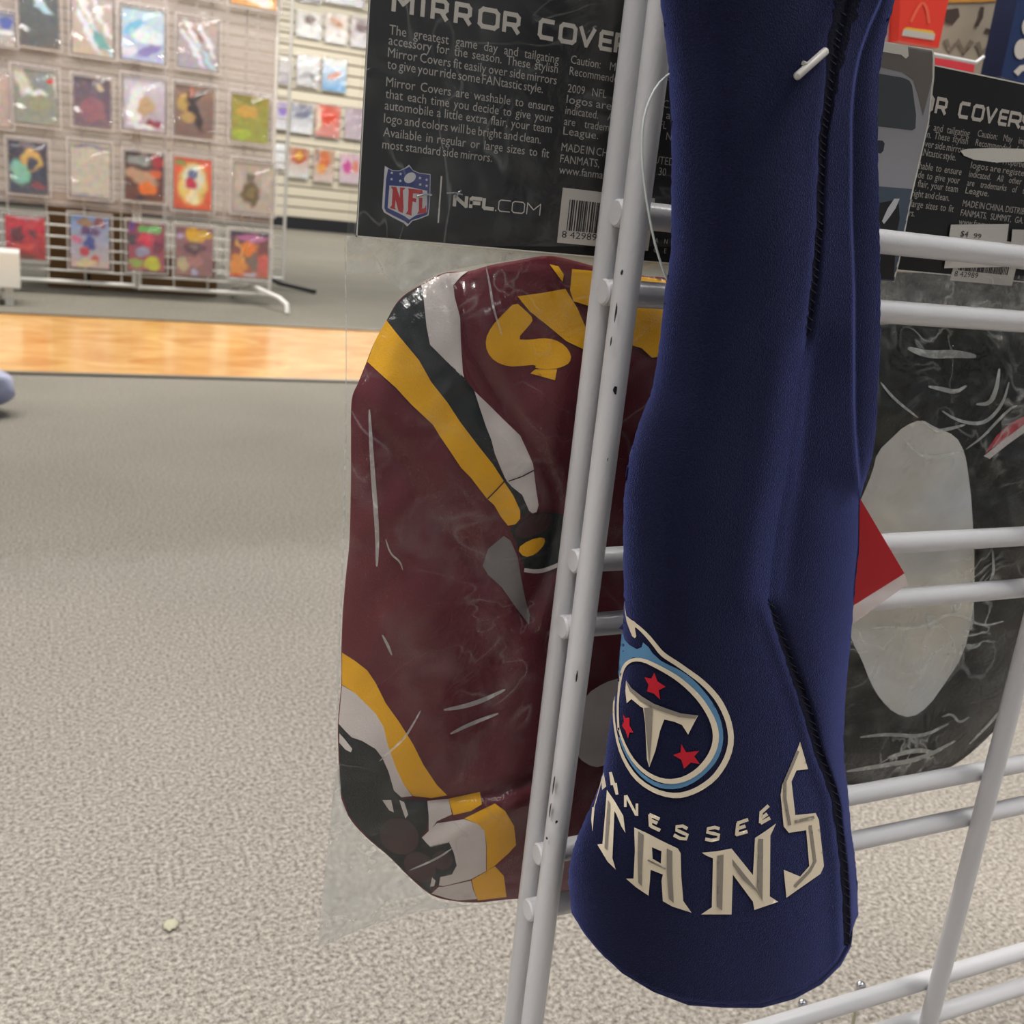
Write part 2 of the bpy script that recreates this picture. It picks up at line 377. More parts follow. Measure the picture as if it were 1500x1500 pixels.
# ------------------------------------------------------------------ comics: print painted on a small colour mesh
comic_m = bpy.data.materials.new('comic_cover_print'); comic_m.use_nodes = True
b = comic_m.node_tree.nodes['Principled BSDF']; b.inputs['Roughness'].default_value = .35
va = comic_m.node_tree.nodes.new('ShaderNodeVertexColor'); va.layer_name = 'print'
comic_m.node_tree.links.new(va.outputs['Color'], b.inputs['Base Color'])
back_m = mat('comic_back_paper', (214, 208, 198), .6)
def comic(name, x0, x1, z0, z1, Y, base, blobs, label, group, tilt=0, pouch=0, nx=20, nz=30, casem=None, spot=None):
    wd, ht = x1-x0, z1-z0
    bm = bmesh.new(); lay = bm.loops.layers.float_color.new('print'); V = {}
    for j in range(nz+1):
        for i in range(nx+1):
            V[i, j] = bm.verts.new((wd*(i/nx-.5), 0, ht*(j/nz)))
    def colour(u, v):       # v down
        c = list(lin(base[0])); c2 = lin(base[1]) if len(base) > 1 else c
        c = [a*(1-v)+q*v for a, q in zip(c, c2)]
        q3 = Vector((u*5+x0*13, v*7+z0*7, 1.3))
        nn_ = [mnoise.noise(q3*1.4+Vector((k*9, 0, 0)))*.22+mnoise.noise(q3*2.6+Vector((0, k*5, 3)))*.16 for k in (0, .12, .24)]
        u += .09*mnoise.noise(q3*1.1+Vector((0, 0, 9))); v += .06*mnoise.noise(q3*1.1+Vector((0, 0, 17)))
        for bl in blobs:
            cx, cy, rx, ry, col = bl[:5]; an = math.radians(bl[5]) if len(bl) > 5 else 0
            dx, dy = u-cx, (v-cy); ex, ey = dx*math.cos(an)+dy*math.sin(an), -dx*math.sin(an)+dy*math.cos(an)
            sq = len(bl) > 6
            d = max(abs(ex)/rx, abs(ey)/ry) if sq else math.hypot(ex/rx, ey/ry)
            k = 1-sst(.8, 1.15, d)
            if k > 0:
                q = lin(col); c = [a*(1-k)+g*k for a, g in zip(c, q)]
        return (*[max(0, a*(1+g)) for a, g in zip(c, nn_)], 1)
    for j in range(nz):
        for i in range(nx):
            f = bm.faces.new((V[i, j], V[i+1, j], V[i+1, j+1], V[i, j+1]))
            for lp, (a, bb) in zip(f.loops, ((i, j), (i+1, j), (i+1, j+1), (i, j+1))): lp[lay] = colour(a/nx, 1-bb/nz)
    o = from_bm(name, bm, comic_m, None)
    o.location = ((x0+x1)/2, Y, z0); o.rotation_euler = (0, math.radians(tilt), 0)
    tag(o, label, 'comic book', group)
    bm = bmesh.new(); bm_box(bm, (-wd/2, .0008, 0), (wd/2, .005, ht)); bk = from_bm('back_cover', bm, back_m); bk.parent = o
    mx, mz = wd*.06+pouch, ht*.04
    bm = bmesh.new(); bm_box(bm, (-wd/2-wd*.06, -.012, -mz), (wd/2+mx, .012, ht+mz*1.6), .004)
    s = from_bm('clear_sleeve', bm, casem or (M['pouch'] if pouch else M['case'])); s.parent = o
    bm = bmesh.new(); e = wd*.035; xl_, xr_, zb_, zt_ = -wd/2-wd*.07, wd/2+mx+wd*.01, -mz, ht+mz*1.6
    for lo_, hi_ in (((xl_-e, -.013, zb_), (xl_, -.011, zt_)), ((xr_, -.013, zb_), (xr_+e, -.011, zt_)), ((xl_-e, -.013, zb_-e), (xr_+e, -.011, zb_)), ((xl_-e, -.013, zt_), (xr_+e, -.011, zt_+e))): bm_box(bm, lo_, hi_)
    if Y < 6: s = from_bm('sleeve_rim', bm, M['rim']); s.parent = o
    else: bm.free()
    return o
Yr = 4.78
def rack_comic(px0, px1, py0, py1, base, blobs, label, pouch=0, casem=None):
    a = at(px0, py0+3, Yr); d = at(px1, py1-3, Yr)
    return comic('comic_book', a.x, d.x, d.z, a.z, Yr, base, blobs, label+' on the wire rack', 'comics in clear sleeves on the wire rack', pouch=pouch, casem=casem)
W = (240, 244, 248)
gl = [(.5, .15, .3, .06, (215, 240, 250), 30), (.6, .3, .25, .05, (190, 225, 240), 20)]  # pale blue glare painted into the cover colours
S4 = [(.3, .2, .5, .07, W, 55), (.7, .35, .5, .06, W, 55), (.4, .6, .5, .07, (236, 240, 250), 50), (.75, .75, .4, .05, (190, 225, 235), 45)]  # white glare and foil streaks painted into the cover colours
rack_comic(-40, 22, 8, 72, [(150, 160, 190), (200, 190, 180)], [(.8, .3, .15, .2, (90, 110, 190)), (.8, .6, .2, .1, W)], 'pale comic cut off at the left frame edge, upper row')
rack_comic(28, 86, -20, 75, [(96, 108, 112), (104, 106, 108)], gl, 'dark grey comic with a painted pale blue glare streak')
rack_comic(105, 165, -14, 88, [(196, 186, 186), (206, 190, 172)], S4+[(.7, .75, .25, .08, (120, 180, 180), 40)], 'comic with painted white glare streaks and a teal patch, upper row')
rack_comic(178, 240, 5, 97, [(196, 226, 238), (190, 200, 236)], [(.3, .35, .3, .1, (130, 200, 235), -30), (.6, .5, .4, .16, (232, 246, 250)), (.65, .78, .35, .1, (150, 140, 200), -20), (.15, .85, .2, .1, (236, 236, 250))], 'icy light blue comic cover, upper row')
rack_comic(262, 317, 22, 108, [(200, 180, 172), (176, 172, 190)], [(.35, .25, .3, .08, (150, 110, 100), 30)]+S4, 'foil comic with diagonal painted white glare and pink streaks')
rack_comic(340, 405, -75, 19, [(176, 130, 90), (236, 180, 110)], [(.5, .85, .45, .1, (250, 246, 240), 10)], 'orange comic cut off by the top of the photo, last column')
rack_comic(262, 322, -85, 3, [(150, 140, 160), (200, 190, 200)], [], 'lilac comic just inside the top of the photo')
rack_comic(-45, 16, 100, 190, [(206, 186, 178), (190, 172, 168)], [], 'pinkish blank-looking comic cut off at the left, second row')
rack_comic(20, 84, 95, 188, [(150, 156, 150), (154, 160, 148)], [(.18, .22, .13, .3, (222, 218, 202), -25, 1), (.65, .2, .2, .14, (140, 150, 156)), (.5, .42, .3, .05, W), (.84, .18, .06, .05, (232, 52, 60)), (.6, .6, .25, .15, (164, 164, 132)), (.96, .25, .05, .25, (214, 214, 206))], 'grey-green comic with a cream diagonal band and red dot')
rack_comic(108, 162, 108, 192, [(104, 92, 110), (132, 108, 122)], [(.5, .65, .35, .25, (160, 108, 122)), (.72, .18, .07, .1, (214, 204, 170))], 'dusky mauve comic with a pink shape, second row')
rack_comic(181, 241, 108, 198, [(214, 212, 228), (190, 176, 190)], [(.3, .5, .2, .4, W, 15), (.55, .55, .22, .22, (206, 174, 134)), (.4, .92, .35, .07, W), (.7, .85, .2, .06, (150, 60, 80))], 'white and lavender comic with a tan centre')
rack_comic(257, 312, 120, 206, [(150, 122, 108), (128, 102, 98)], [(.3, .35, .25, .18, (196, 164, 96)), (.5, .5, .13, .42, (58, 48, 52), -28), (.55, .25, .3, .06, (64, 52, 52), -40), (.45, .1, .08, .12, (206, 140, 126)), (.35, .65, .18, .13, (192, 160, 104))], 'brown comic with a dark diagonal figure, second row')
rack_comic(340, 392, 134, 214, [(168, 156, 66), (160, 168, 76)], [(.45, .35, .3, .16, (216, 172, 76)), (.5, .12, .4, .06, (140, 140, 60)), (.3, .85, .3, .1, (176, 198, 70))], 'green and yellow comic at the right rack edge')
rack_comic(12, 70, 202, 288, [(46, 48, 78), (70, 78, 98)], [(.6, .35, .3, .22, (226, 184, 104)), (.6, .42, .17, .13, (70, 72, 90)), (.28, .62, .28, .22, (140, 204, 182), 35), (.75, .85, .2, .08, (140, 60, 80)), (.5, .08, .45, .05, (140, 140, 160))], 'navy comic with a gold ring and mint wedge')
rack_comic(103, 161, 205, 294, [(206, 198, 184), (208, 200, 186)], [(.5, .04, .48, .03, (150, 150, 180)), (.5, .97, .48, .02, (140, 140, 180))], 'plain cream comic cover, third row')
rack_comic(183, 239, 218, 299, [(70, 60, 66), (110, 60, 50)], [(.35, .15, .3, .11, (150, 156, 156)), (.85, .15, .16, .15, (176, 44, 66)), (.4, .5, .45, .15, (200, 160, 130), 15), (.6, .75, .28, .14, (240, 120, 34)), (.8, .42, .2, .1, (226, 106, 60)), (.45, .95, .2, .06, (50, 40, 60))], 'black, red and orange comic with a grey title')
rack_comic(255, 309, 226, 312, [(232, 104, 72), (226, 92, 54)], [(.5, .5, .4, .42, (240, 214, 120)), (.5, .4, .3, .25, (232, 236, 214)), (.5, .32, .13, .12, (96, 112, 160)), (.47, .5, .2, .12, (206, 52, 80)), (.5, .75, .16, .16, (250, 240, 196)), (.2, .12, .2, .05, (150, 160, 90))], 'red-bordered comic with yellow burst, blue and red centre')
rack_comic(343, 398, 232, 317, [(190, 178, 166), (196, 184, 174)], [(.45, .62, .25, .25, (112, 96, 62)), (.45, .58, .13, .14, (142, 126, 84)), (.45, .3, .1, .1, (120, 108, 98)), (.85, .4, .1, .2, (214, 200, 190)), (.15, .4, .1, .2, (210, 196, 186))], 'pale comic with a dark olive oval in the middle')
rack_comic(7, 67, 312, 384, [(224, 44, 74), (176, 48, 54)], [(.3, .45, .16, .22, (110, 40, 60)), (.7, .4, .12, .12, (120, 30, 50)), (.5, .7, .3, .08, (226, 84, 80)), (.5, .95, .3, .06, (120, 70, 60)), (.5, .03, .4, .04, (220, 170, 180))], 'bright red comic with dark shapes, bottom row')
rack_comic(103, 160, 312, 397, [(120, 160, 214), (214, 190, 180)], [(.5, .3, .28, .1, (96, 62, 118)), (.75, .12, .2, .1, (140, 70, 80)), (.35, .12, .2, .1, (170, 130, 100)), (.5, .52, .17, .12, (66, 82, 160)), (.35, .7, .12, .09, (200, 60, 80)), (.15, .45, .15, .08, (220, 120, 150)), (.65, .85, .1, .12, (206, 96, 90)), (.4, .92, .3, .06, (226, 206, 160))], 'blue and purple comic with cream lower half, bottom row')
rack_comic(188, 241, 322, 401, [(150, 46, 92), (176, 90, 100)], [(.62, .12, .35, .09, (110, 190, 100)), (.1, .1, .1, .12, (110, 60, 150)), (.1, .35, .14, .12, (70, 60, 80)), (.5, .35, .25, .15, (226, 50, 86)), (.4, .6, .2, .1, (160, 160, 190)), (.65, .85, .22, .14, (206, 206, 64)), (.2, .85, .2, .1, (160, 180, 90)), (.8, .5, .15, .12, (120, 40, 80))], 'magenta comic with a green title and lime spot')
rack_comic(258, 311, 328, 409, [(150, 100, 118), (160, 116, 114)], [(.58, .14, .36, .13, (234, 184, 44)), (.5, .42, .28, .14, (104, 70, 84)), (.5, .4, .1, .07, (150, 130, 120)), (.2, .75, .18, .15, (206, 190, 150)), (.5, .7, .25, .1, (186, 130, 130)), (.5, .92, .12, .08, (190, 190, 220)), (.1, .2, .1, .08, (200, 180, 220))], 'mauve comic with a yellow title block, bottom row')
rack_comic(338, 392, 335, 411, [(66, 62, 86), (206, 110, 80)], [(.55, .12, .4, .09, (206, 120, 176)), (.5, .36, .2, .16, (250, 140, 50)), (.2, .75, .2, .25, (244, 160, 80)), (.9, .7, .15, .25, (226, 106, 100)), (.62, .65, .14, .2, (130, 120, 110)), (.3, .45, .04, .3, (250, 190, 100), -25), (.55, .93, .2, .06, (200, 200, 214)), (.2, .97, .2, .04, (232, 80, 60))], 'dark comic with orange flames and a pink title')

# the wire rack itself: two welded panels, legs
rk = empty('wire_display_rack', (at(200, 425, 4.8).x, 4.82, 0), 'white wire grid display rack holding sleeved comics beyond the wood strip', 'display rack')
def wire_panel(parent, x0, x1, z0, z1, Y, dx, dz, rw=.0042, m=None):
    m = m or M['rack_wire']
    bm = bmesh.new(); zz = z0+dz
    while zz < z1:
        bm_tube(bm, [(x0, Y, zz), (x1, Y, zz)], rw, 5); zz += dz
    xx = x0+dx
    while xx < x1-.02:
        bm_tube(bm, [(xx, Y+.008, z0), (xx, Y+.008, z1)], rw, 5); xx += dx
    o = from_bm('wire_mesh', bm, m, parent, True, 'stuff')
    for x in (x0, x1): tube('post', [(x, Y, z0-.01), (x, Y, z1)], .009, m, parent, 8)
    tube('bottom_rail', [(x0, Y-.004, z0), (x1, Y-.004, z0)], .009, m, parent, 8)
    tube('top_rail', [(x0, Y, z1), (x1, Y, z1)], .009, m, parent, 8)
xj = at(200, 425, 4.82).x; xr = at(398, 300, 4.82).x
wire_panel(rk, xj+.012, xr, .05, 1.9, 4.82, .145, .046)
wire_panel(rk, xj-.64, xj-.008, .055, 1.9, 4.82, .145, .046)
lg = at(420, 462, 4.47)
lx = floor_at(420, 460)
tube('leg', [(xr-.075, 4.84, .085), (xr-.06, 4.80, .08), (lx.x-.02, lx.y+.07, .06), (lx.x, lx.y, .04), (lx.x, lx.y-.01, .004)], .010, M['rack_wire'], rk, 8)
tube('leg', [(xj-.55, 4.80, .08), (xj-.53, 4.5, .045), (xj-.53, 4.48, .004)], .010, M['rack_wire'], rk, 8)
tube('leg', [(xr-.075, 4.84, .085), (xr-.1, 5.15, .04), (xr-.1, 5.17, .004)], .010, M['rack_wire'], rk, 8)
tube('leg', [(xj-.55, 4.84, .08), (xj-.55, 5.15, .04), (xj-.55, 5.17, .004)], .010, M['rack_wire'], rk, 8)
# clear pocket sheet hanging on the rack behind the comics, second rack behind
pk = box('pocket_sheet', (xj-.62, Yr+.022, .36), (xr-.01, Yr+.026, 1.85), M['pouch']); under(pk, rk)
Y2 = 5.75
xa = at(418, 300, Y2).x
rk2 = empty('wire_display_rack', (xa-.3, Y2, 0), 'second white wire rack standing just behind the comic rack', 'display rack')
wire_panel(rk2, xa-.62, xa, .05, 1.9, Y2, .15, .055)
fp = floor_at(432, 417)
tube('leg', [(xa-.12, Y2-.01, .07), (xa-.03, Y2-.06, .03), (fp.x, Y2-.22, .012)], .012, mat('black_foot', (40, 40, 42), .6), rk2, 8)['label'] = 'black steel foot'
tube('leg', [(xa-.5, Y2+.01, .07), (xa-.5, Y2+.25, .012)], .012, M['rack_wire'], rk2, 8)
# cardboard boxes on the floor behind the rack
cbm = mat('brown_cardboard', (128, 96, 60), .8, var=(3, (112, 80, 46)))
tape = mat('packing_tape', (150, 122, 84), .3)
for i, (p0, p1, h, lab) in enumerate(((70, 128, .42, 'tall brown cardboard box on the floor behind the comic rack, leftmost'), (132, 196, .34, 'brown cardboard box between two others behind the comic rack'), (204, 318, .17, 'low wide brown cardboard box behind the right half of the rack'))):
    x0 = at(p0, 420, 5.1).x; x1 = at(p1, 420, 5.1).x
    bx = empty('cardboard_box', ((x0+x1)/2, 5.25, 0), lab, 'box', 'cardboard boxes behind the comic rack')
    box('carton', (x0, 5.10, .002), (x1, 5.42, h), cbm, bx, .004)
    box('flap', (x0+.004, 5.10, h), (x1-.004, 5.258, h+.004), cbm, bx); box('flap', (x0+.004, 5.262, h), (x1-.004, 5.42, h+.004), cbm, bx)
    box('tape_strip', (x0+.002, 5.235, h+.004), (x1-.002, 5.285, h+.006), tape, bx)

# comics on the slatwall
def wall_comic(px0, px1, py0, py1, base, blobs, label):
    a = at(px0, py0, Yw-.06); d = at(px1, py1, Yw-.06)
    return comic('comic_book', a.x, d.x, d.z, a.z, Yw-.05, base, blobs, label+' on the far slatwall', 'comics in bags on the far slatwall', nx=12, nz=16)
WB = (244, 244, 240)
wl = [
 (436, 470, 16, 58, [(214, 206, 196), (240, 240, 238)], [(.5, .25, .25, .22, (120, 96, 84))], 'white comic with a brown figure, top right group'),
 (478, 508, 20, 66, [(220, 200, 184), (244, 240, 238)], [(.5, .25, .35, .14, (206, 150, 110), 20)], 'white comic with a tan upper half'),
 (516, 545, 24, 72, [(190, 170, 164), (236, 232, 232)], [(.5, .3, .3, .2, (130, 100, 100))], 'comic half hidden by the black header card, top row'),
 (440, 470, -40, 6, [(120, 120, 130), (160, 150, 150)], [], 'grey comic cut off by the top of the photo'),
 (478, 531, -40, 11, [(190, 186, 190), (240, 240, 244)], [], 'wide white comic cut off by the top of the photo'),
 (410, 428, 82, 124, [(236, 232, 226), (170, 160, 170)], [], 'narrow lilac comic beside the rack post'),
 (436, 467, 80, 129, [(244, 244, 244), (206, 202, 202)], [(.5, .7, .35, .2, (150, 146, 150)), (.5, .8, .2, .1, (214, 214, 214))], 'white and grey comic, second row'),
 (474, 506, 85, 136, [(236, 244, 248), (120, 180, 226)], [(.5, .5, .3, .1, (236, 170, 150), -20), (.5, .1, .4, .12, WB)], 'sky blue comic with a coral stroke'),
 (403, 421, 148, 192, [(196, 176, 214), (240, 240, 238)], [(.6, .3, .3, .2, (150, 120, 206))], 'purple and white comic, third row'),
 (427, 457, 150, 197, [(150, 146, 160), (244, 244, 244)], [(.5, .3, .4, .2, (130, 134, 156))], 'slate comic with a white lower half'),
 (464, 497, 152, 203, [(226, 110, 84), (226, 150, 140)], [(.5, .35, .36, .25, (232, 74, 34)), (.1, .5, .08, .5, (240, 226, 200))], 'orange-red comic, third row'),
 (507, 535, 158, 206, [(190, 170, 184), (206, 190, 196)], [], 'pale lilac comic beside the bag edge, third row'),
 (403, 417, 210, 248, [(244, 244, 246), (240, 240, 240)], [], 'narrow white comic, lowest row'),
 (423, 452, 215, 262, [(190, 120, 70), (236, 236, 232)], [(.5, .3, .36, .25, (200, 84, 24)), (.5, .25, .2, .12, (246, 190, 60))], 'orange and white comic with a yellow spot'),
 (461, 488, 218, 268, [(200, 150, 110), (226, 206, 196)], [(.5, .3, .3, .25, (226, 116, 50)), (.4, .6, .2, .15, (240, 166, 70)), (.15, .25, .1, .2, (120, 110, 110))], 'comic with an orange figure, lowest row'),
 (499, 528, 224, 270, [(226, 190, 200), (226, 206, 214)], [(.35, .45, .2, .25, (214, 80, 160)), (.75, .4, .15, .2, (236, 140, 110))], 'pink and magenta comic, lowest row'),
]
for a in wl: wall_comic(*a)

# white fixture foot and bagged item at the left frame edge
wf = floor_at(14, 448)
fx = empty('display_stand', (wf.x-.07, wf.y, 0), 'white boxy stand on short legs at the left edge before the comic rack', 'stand')
wm = mat('white_laminate', (236, 236, 230), .4)
box('top_box', (wf.x-.30, wf.y-.02, .065), (at(30, 420, wf.y-.02).x, wf.y+.16, .20), wm, fx, .006)
box('leg', (wf.x-.015, wf.y, .0), (wf.x+.015, wf.y+.03, .07), wm, fx, .003)
box('leg', (wf.x-.055, wf.y, .0), (wf.x-.035, wf.y+.03, .07), wm, fx, .003)
bp_ = floor_at(4, 618); hb_ = at(5, 526, bp_.y+.05).z*.5
bm = bmesh.new(); bmesh.ops.create_icosphere(bm, subdivisions=4, radius=1)
for v in bm.verts:
    n = mnoise.noise(v.co*2.5)*.18; v.co *= 1+n
    v.co = Vector((v.co.x*.11+at(14, 575, bp_.y).x-.105, v.co.y*.09+bp_.y+.09, max(0.001, v.co.z*hb_+hb_*.94)))
tag(from_bm('plastic_bag', bm, mat('pale_blue_plastic', (200, 204, 226), .35, var=(9, (150, 156, 200))), None, True), 'pale blue-white crumpled plastic bag on the carpet at the left edge', 'bag')

# ------------------------------------------------------------------ foreground grid panel
YG = .277; RW = .0042; XB = .1650
gw = empty('gridwall_panel', (.39, YG+.0085, .08), 'chipped white wire gridwall panel in the foreground with paired rods', 'display rack')
def rod_x(name, z, x0, x1, Y, r=RW):
    bm = bmesh.new(); bm_tube(bm, [(x0, Y, z), (x0+.0006, Y, z), (x1-.0006, Y, z), (x1, Y, z)], [r*.86, r, r, r*.86], 24)
    o = from_bm(name, bm, M['white_wire'], gw, True); o.data.set_sharp_from_angle(angle=math.radians(35)); return o
def rod_z(x, z0, z1, Y, r=RW): 
    bm = bmesh.new(); bm_tube(bm, [(x, Y, z0), (x, Y, z1)], r, 24)
    o = from_bm('upright_wire', bm, M['white_wire'], gw, True); o.data.set_sharp_from_angle(angle=math.radians(35)); return o
rod_z(XB, .02, 1.1, YG)
rod_z(XB+.0015, .02, 1.1, YG+.0165)
rod_z(.3886, .02, 1.1, YG); rod_z(.6122, .02, 1.1, YG); rod_z(.8358, .02, 1.1, YG)
for zu, zl in ((.9790, .955), (.8650, .841), (.7510, .727), (.6375, .6135), (.5232, .4992), (.4098, .3857), (.2948, .2708), (.1782, .1540), (.0640, .040)):
    rod_x('cross_wire', zu, XB-.0022, .84, YG+.0085); rod_x('cross_wire', zl, XB-.0034, .84, YG+.0085)
def bar_surf(px, py, off=0):
    p = at(px, py, YG); dx = max(-RW*.97, min(RW*.97, p.x-XB))
    q = at(px, py, YG-math.sqrt(RW*RW-dx*dx)-off); return q
for (x, y, a, b_, an) in ((911, 399, 1.6, 4, 10), (928, 440, 2.4, 5, 15), (902, 458, 1.2, 12, 8), (912, 540, 2, 2, 0), (902, 572, 3.2, 4.6, 0), (911, 574, 1.8, 3, 0), (892, 674, 2, 2.5, 0), (883, 789, 1.6, 2.4, 0), (874, 842, 2, 5, 8), (938, 324, 2, 6, 10), (936, 368, 2, 4.5, 10), (900, 640, 1, 9, 8), (895, 500, 1, 7, 8), (811, 1150, .9, 14, 8), (806, 1185, .8, 9, 8), (815, 1204, 1.4, 2, 0), (801, 1228, 1, 2, 0), (845, 990, .9, 7, 8)):
    decal('paint_chip', ellipse(x, y, a*1.3, b_*1.2, an, 10, .25), bar_surf, .00012, M['chip'], gw, 4)
# chrome ball clips behind the low rod
for px, py, lab in ((1176, 1471, 'small chrome ball-ended clip behind the low rod, nearer the navy sleeve'), (1261, 1444, 'small chrome ball-ended clip behind the low rod, right of its twin')):
    p = at(px, py, .2965)
    cl = empty('chrome_clip', p, lab, 'clip')
    bm = bmesh.new(); bmesh.ops.create_icosphere(bm, subdivisions=3, radius=.0024); bmesh.ops.translate(bm, verts=bm.verts, vec=p); from_bm('ball', bm, M['chrome'], cl, True)
    tube('stem', [p, p+Vector((-.0004, 0, -.008)), p+Vector((-.0004, -.001, -.0255))], .0009, mat('clear_stem', (190, 186, 160), .2), cl, 8)
    q = p+Vector((-.0003, -.001, -.0262))
    bm = bmesh.new(); bmesh.ops.create_icosphere(bm, subdivisions=3, radius=.0024); bmesh.ops.translate(bm, verts=bm.verts, vec=q); from_bm('ball', bm, M['chrome'], cl, True)
    tube('jaw', [q, q+Vector((0, -.0015, .001)), Vector((q.x, YG+.0085+RW+.0008, .154+.001))], .0009, M['chrome'], cl, 8)

# ------------------------------------------------------------------ text tools (card plane)
YC = .302
_txt = {}
def text_poly(s):
    if s in _txt: return _txt[s]
    cu = bpy.data.curves.new('t', 'FONT'); cu.body = s; cu.size = 1; cu.resolution_u = 2
    o = bpy.data.objects.new('t', cu); C.objects.link(o)
    bpy.context.view_layer.update()
    me = bpy.data.meshes.new_from_object(o.evaluated_get(bpy.context.evaluated_depsgraph_get()))
    vs = [v.co.copy() for v in me.vertices]; fs = [tuple(p.vertices) for p in me.polygons]
    bpy.data.objects.remove(o); bpy.data.curves.remove(cu); bpy.data.meshes.remove(me)
    _txt[s] = (vs, fs); return vs, fs
def add_text(bm, s, x0, x1, z, h, Y, justify_words=True):
    """one printed line from x0 to x1, capital height h, words spread like the card's justified type"""
    words = s.split(' '); CAPH = .70
    sc_ = h/CAPH; data = []; tot = 0
    for wd in words:
        vs, fs = text_poly(wd); a = min(v.x for v in vs); bb = max(v.x for v in vs); data.append((vs, fs, a, bb)); tot += bb-a
    nat = tot+.28*(len(words)-1)
    width = x1-x0
    sx = sc_*.90
    gap = (width-tot*sx)/max(1, len(words)-1)
    if gap < sx*.2 or len(words) == 1 or gap > sx*1.6:
        sx = width/nat; gap = .28*sx
    x = x0
    for vs, fs, a, bb in data:
        V = [bm.verts.new((x+(v.x-a)*sx, Y, z+v.y*sc_)) for v in vs]
        for f in fs:
            try: bm.faces.new([V[i] for i in f])
            except ValueError: pass
        x += (bb-a)*sx+gap
ST = {  # square techno capitals as strokes on a 0..1 box
 'M': [[(0, 0), (0, 1), (.5, .42), (1, 1), (1, 0)]], 'I': [[(.5, 0), (.5, 1)]],
 'R': [[(0, 0), (0, 1), (.82, 1), (1, .85), (1, .52), (.85, .4), (.12, .4)], [(.6, .4), (1, 0)]],
 'O': [[(.16, 0), (0, .16), (0, .84), (.16, 1), (.84, 1), (1, .84), (1, .16), (.84, 0), (.16, 0), (.0, .16)]],
 'C': [[(1, 1), (.16, 1), (0, .84), (0, .16), (.16, 0), (1, 0)]],
 'V': [[(0, 1), (.5, 0), (1, 1)]], 'E': [[(1, 1), (.12, 1), (0, .86), (0, .14), (.12, 0), (1, 0)], [(0, .5), (.9, .5)]],
 'S': [[(1, 1), (.16, 1), (0, .88), (0, .6), (.14, .5), (.86, .5), (1, .4), (1, .12), (.84, 0), (0, 0)]],
 'N': [[(0, 0), (0, 1), (1, 0), (1, 1)]], 'F': [[(0, 0), (0, .86), (.14, 1), (1, 1)], [(0, .48), (.85, .48)]],
 'L': [[(0, 1), (0, .14), (.14, 0), (1, 0)]], 'T': [[(0, 1), (1, 1)], [(.5, 1), (.5, 0)]],
}
def add_stroke_letter(bm, ch, x0, x1, z, h, w_, Y):
    for st in ST[ch]:
        P = [(x0+a*(x1-x0), z+w_/2+b_*(h-w_)) for a, b_ in st]
        for i in range(len(P)-1):
            a, c = Vector(P[i]), Vector(P[i+1]); t = (c-a).normalized()*(w_*.36); n = Vector((-t.y, t.x)).normalized()*w_/2
            q = [a-t+n, c+t+n, c+t-n, a-t-n]
            bm.faces.new([bm.verts.new((u.x, Y+i*1e-6, u.y)) for u in q])
def flip_front(bm):
    for f in bm.faces:
        f.normal_update()
        if f.normal.y > 0: f.normal_flip()
COL1 = ["The greatest game day and tailgating", "accessory for the season. These stylish", "Mirror Covers fit easily over side mirrors", "to give your ride some FANtastic style.",
        "Mirror Covers are washable to ensure", "that each time you decide to give your", "automobile a little extra flair, your team", "logo and colors will be bright and clean.",
        "Available in regular or large sizes to fit", "most standard side mirrors."]
P1 = [(570, 50), (568, 65), (566, 83), (566, 100), (564, 126), (561, 143), (561, 160), (559, 179), (557, 199), (557, 217)]
E1 = {3: 795, 7: 792, 9: 720}
COL2 = ["Caution: May impair vision.", "Recommended for side mirrors.", "2009 NFL Properties LLC. Team", "logos are registered as", "indicated. All other NFL marks", "are trademarks of the National", "League.",
        "MADE IN CHINA. DISTRIBUTED", "FANMATS, SUMMIT, GA. 30", "www.fanmats.com"]
P2 = [(831, 92), (830, 109), (826, 134), (824, 150), (822, 166), (820, 182), (818, 196), (816, 220), (814, 237), (811, 253)]
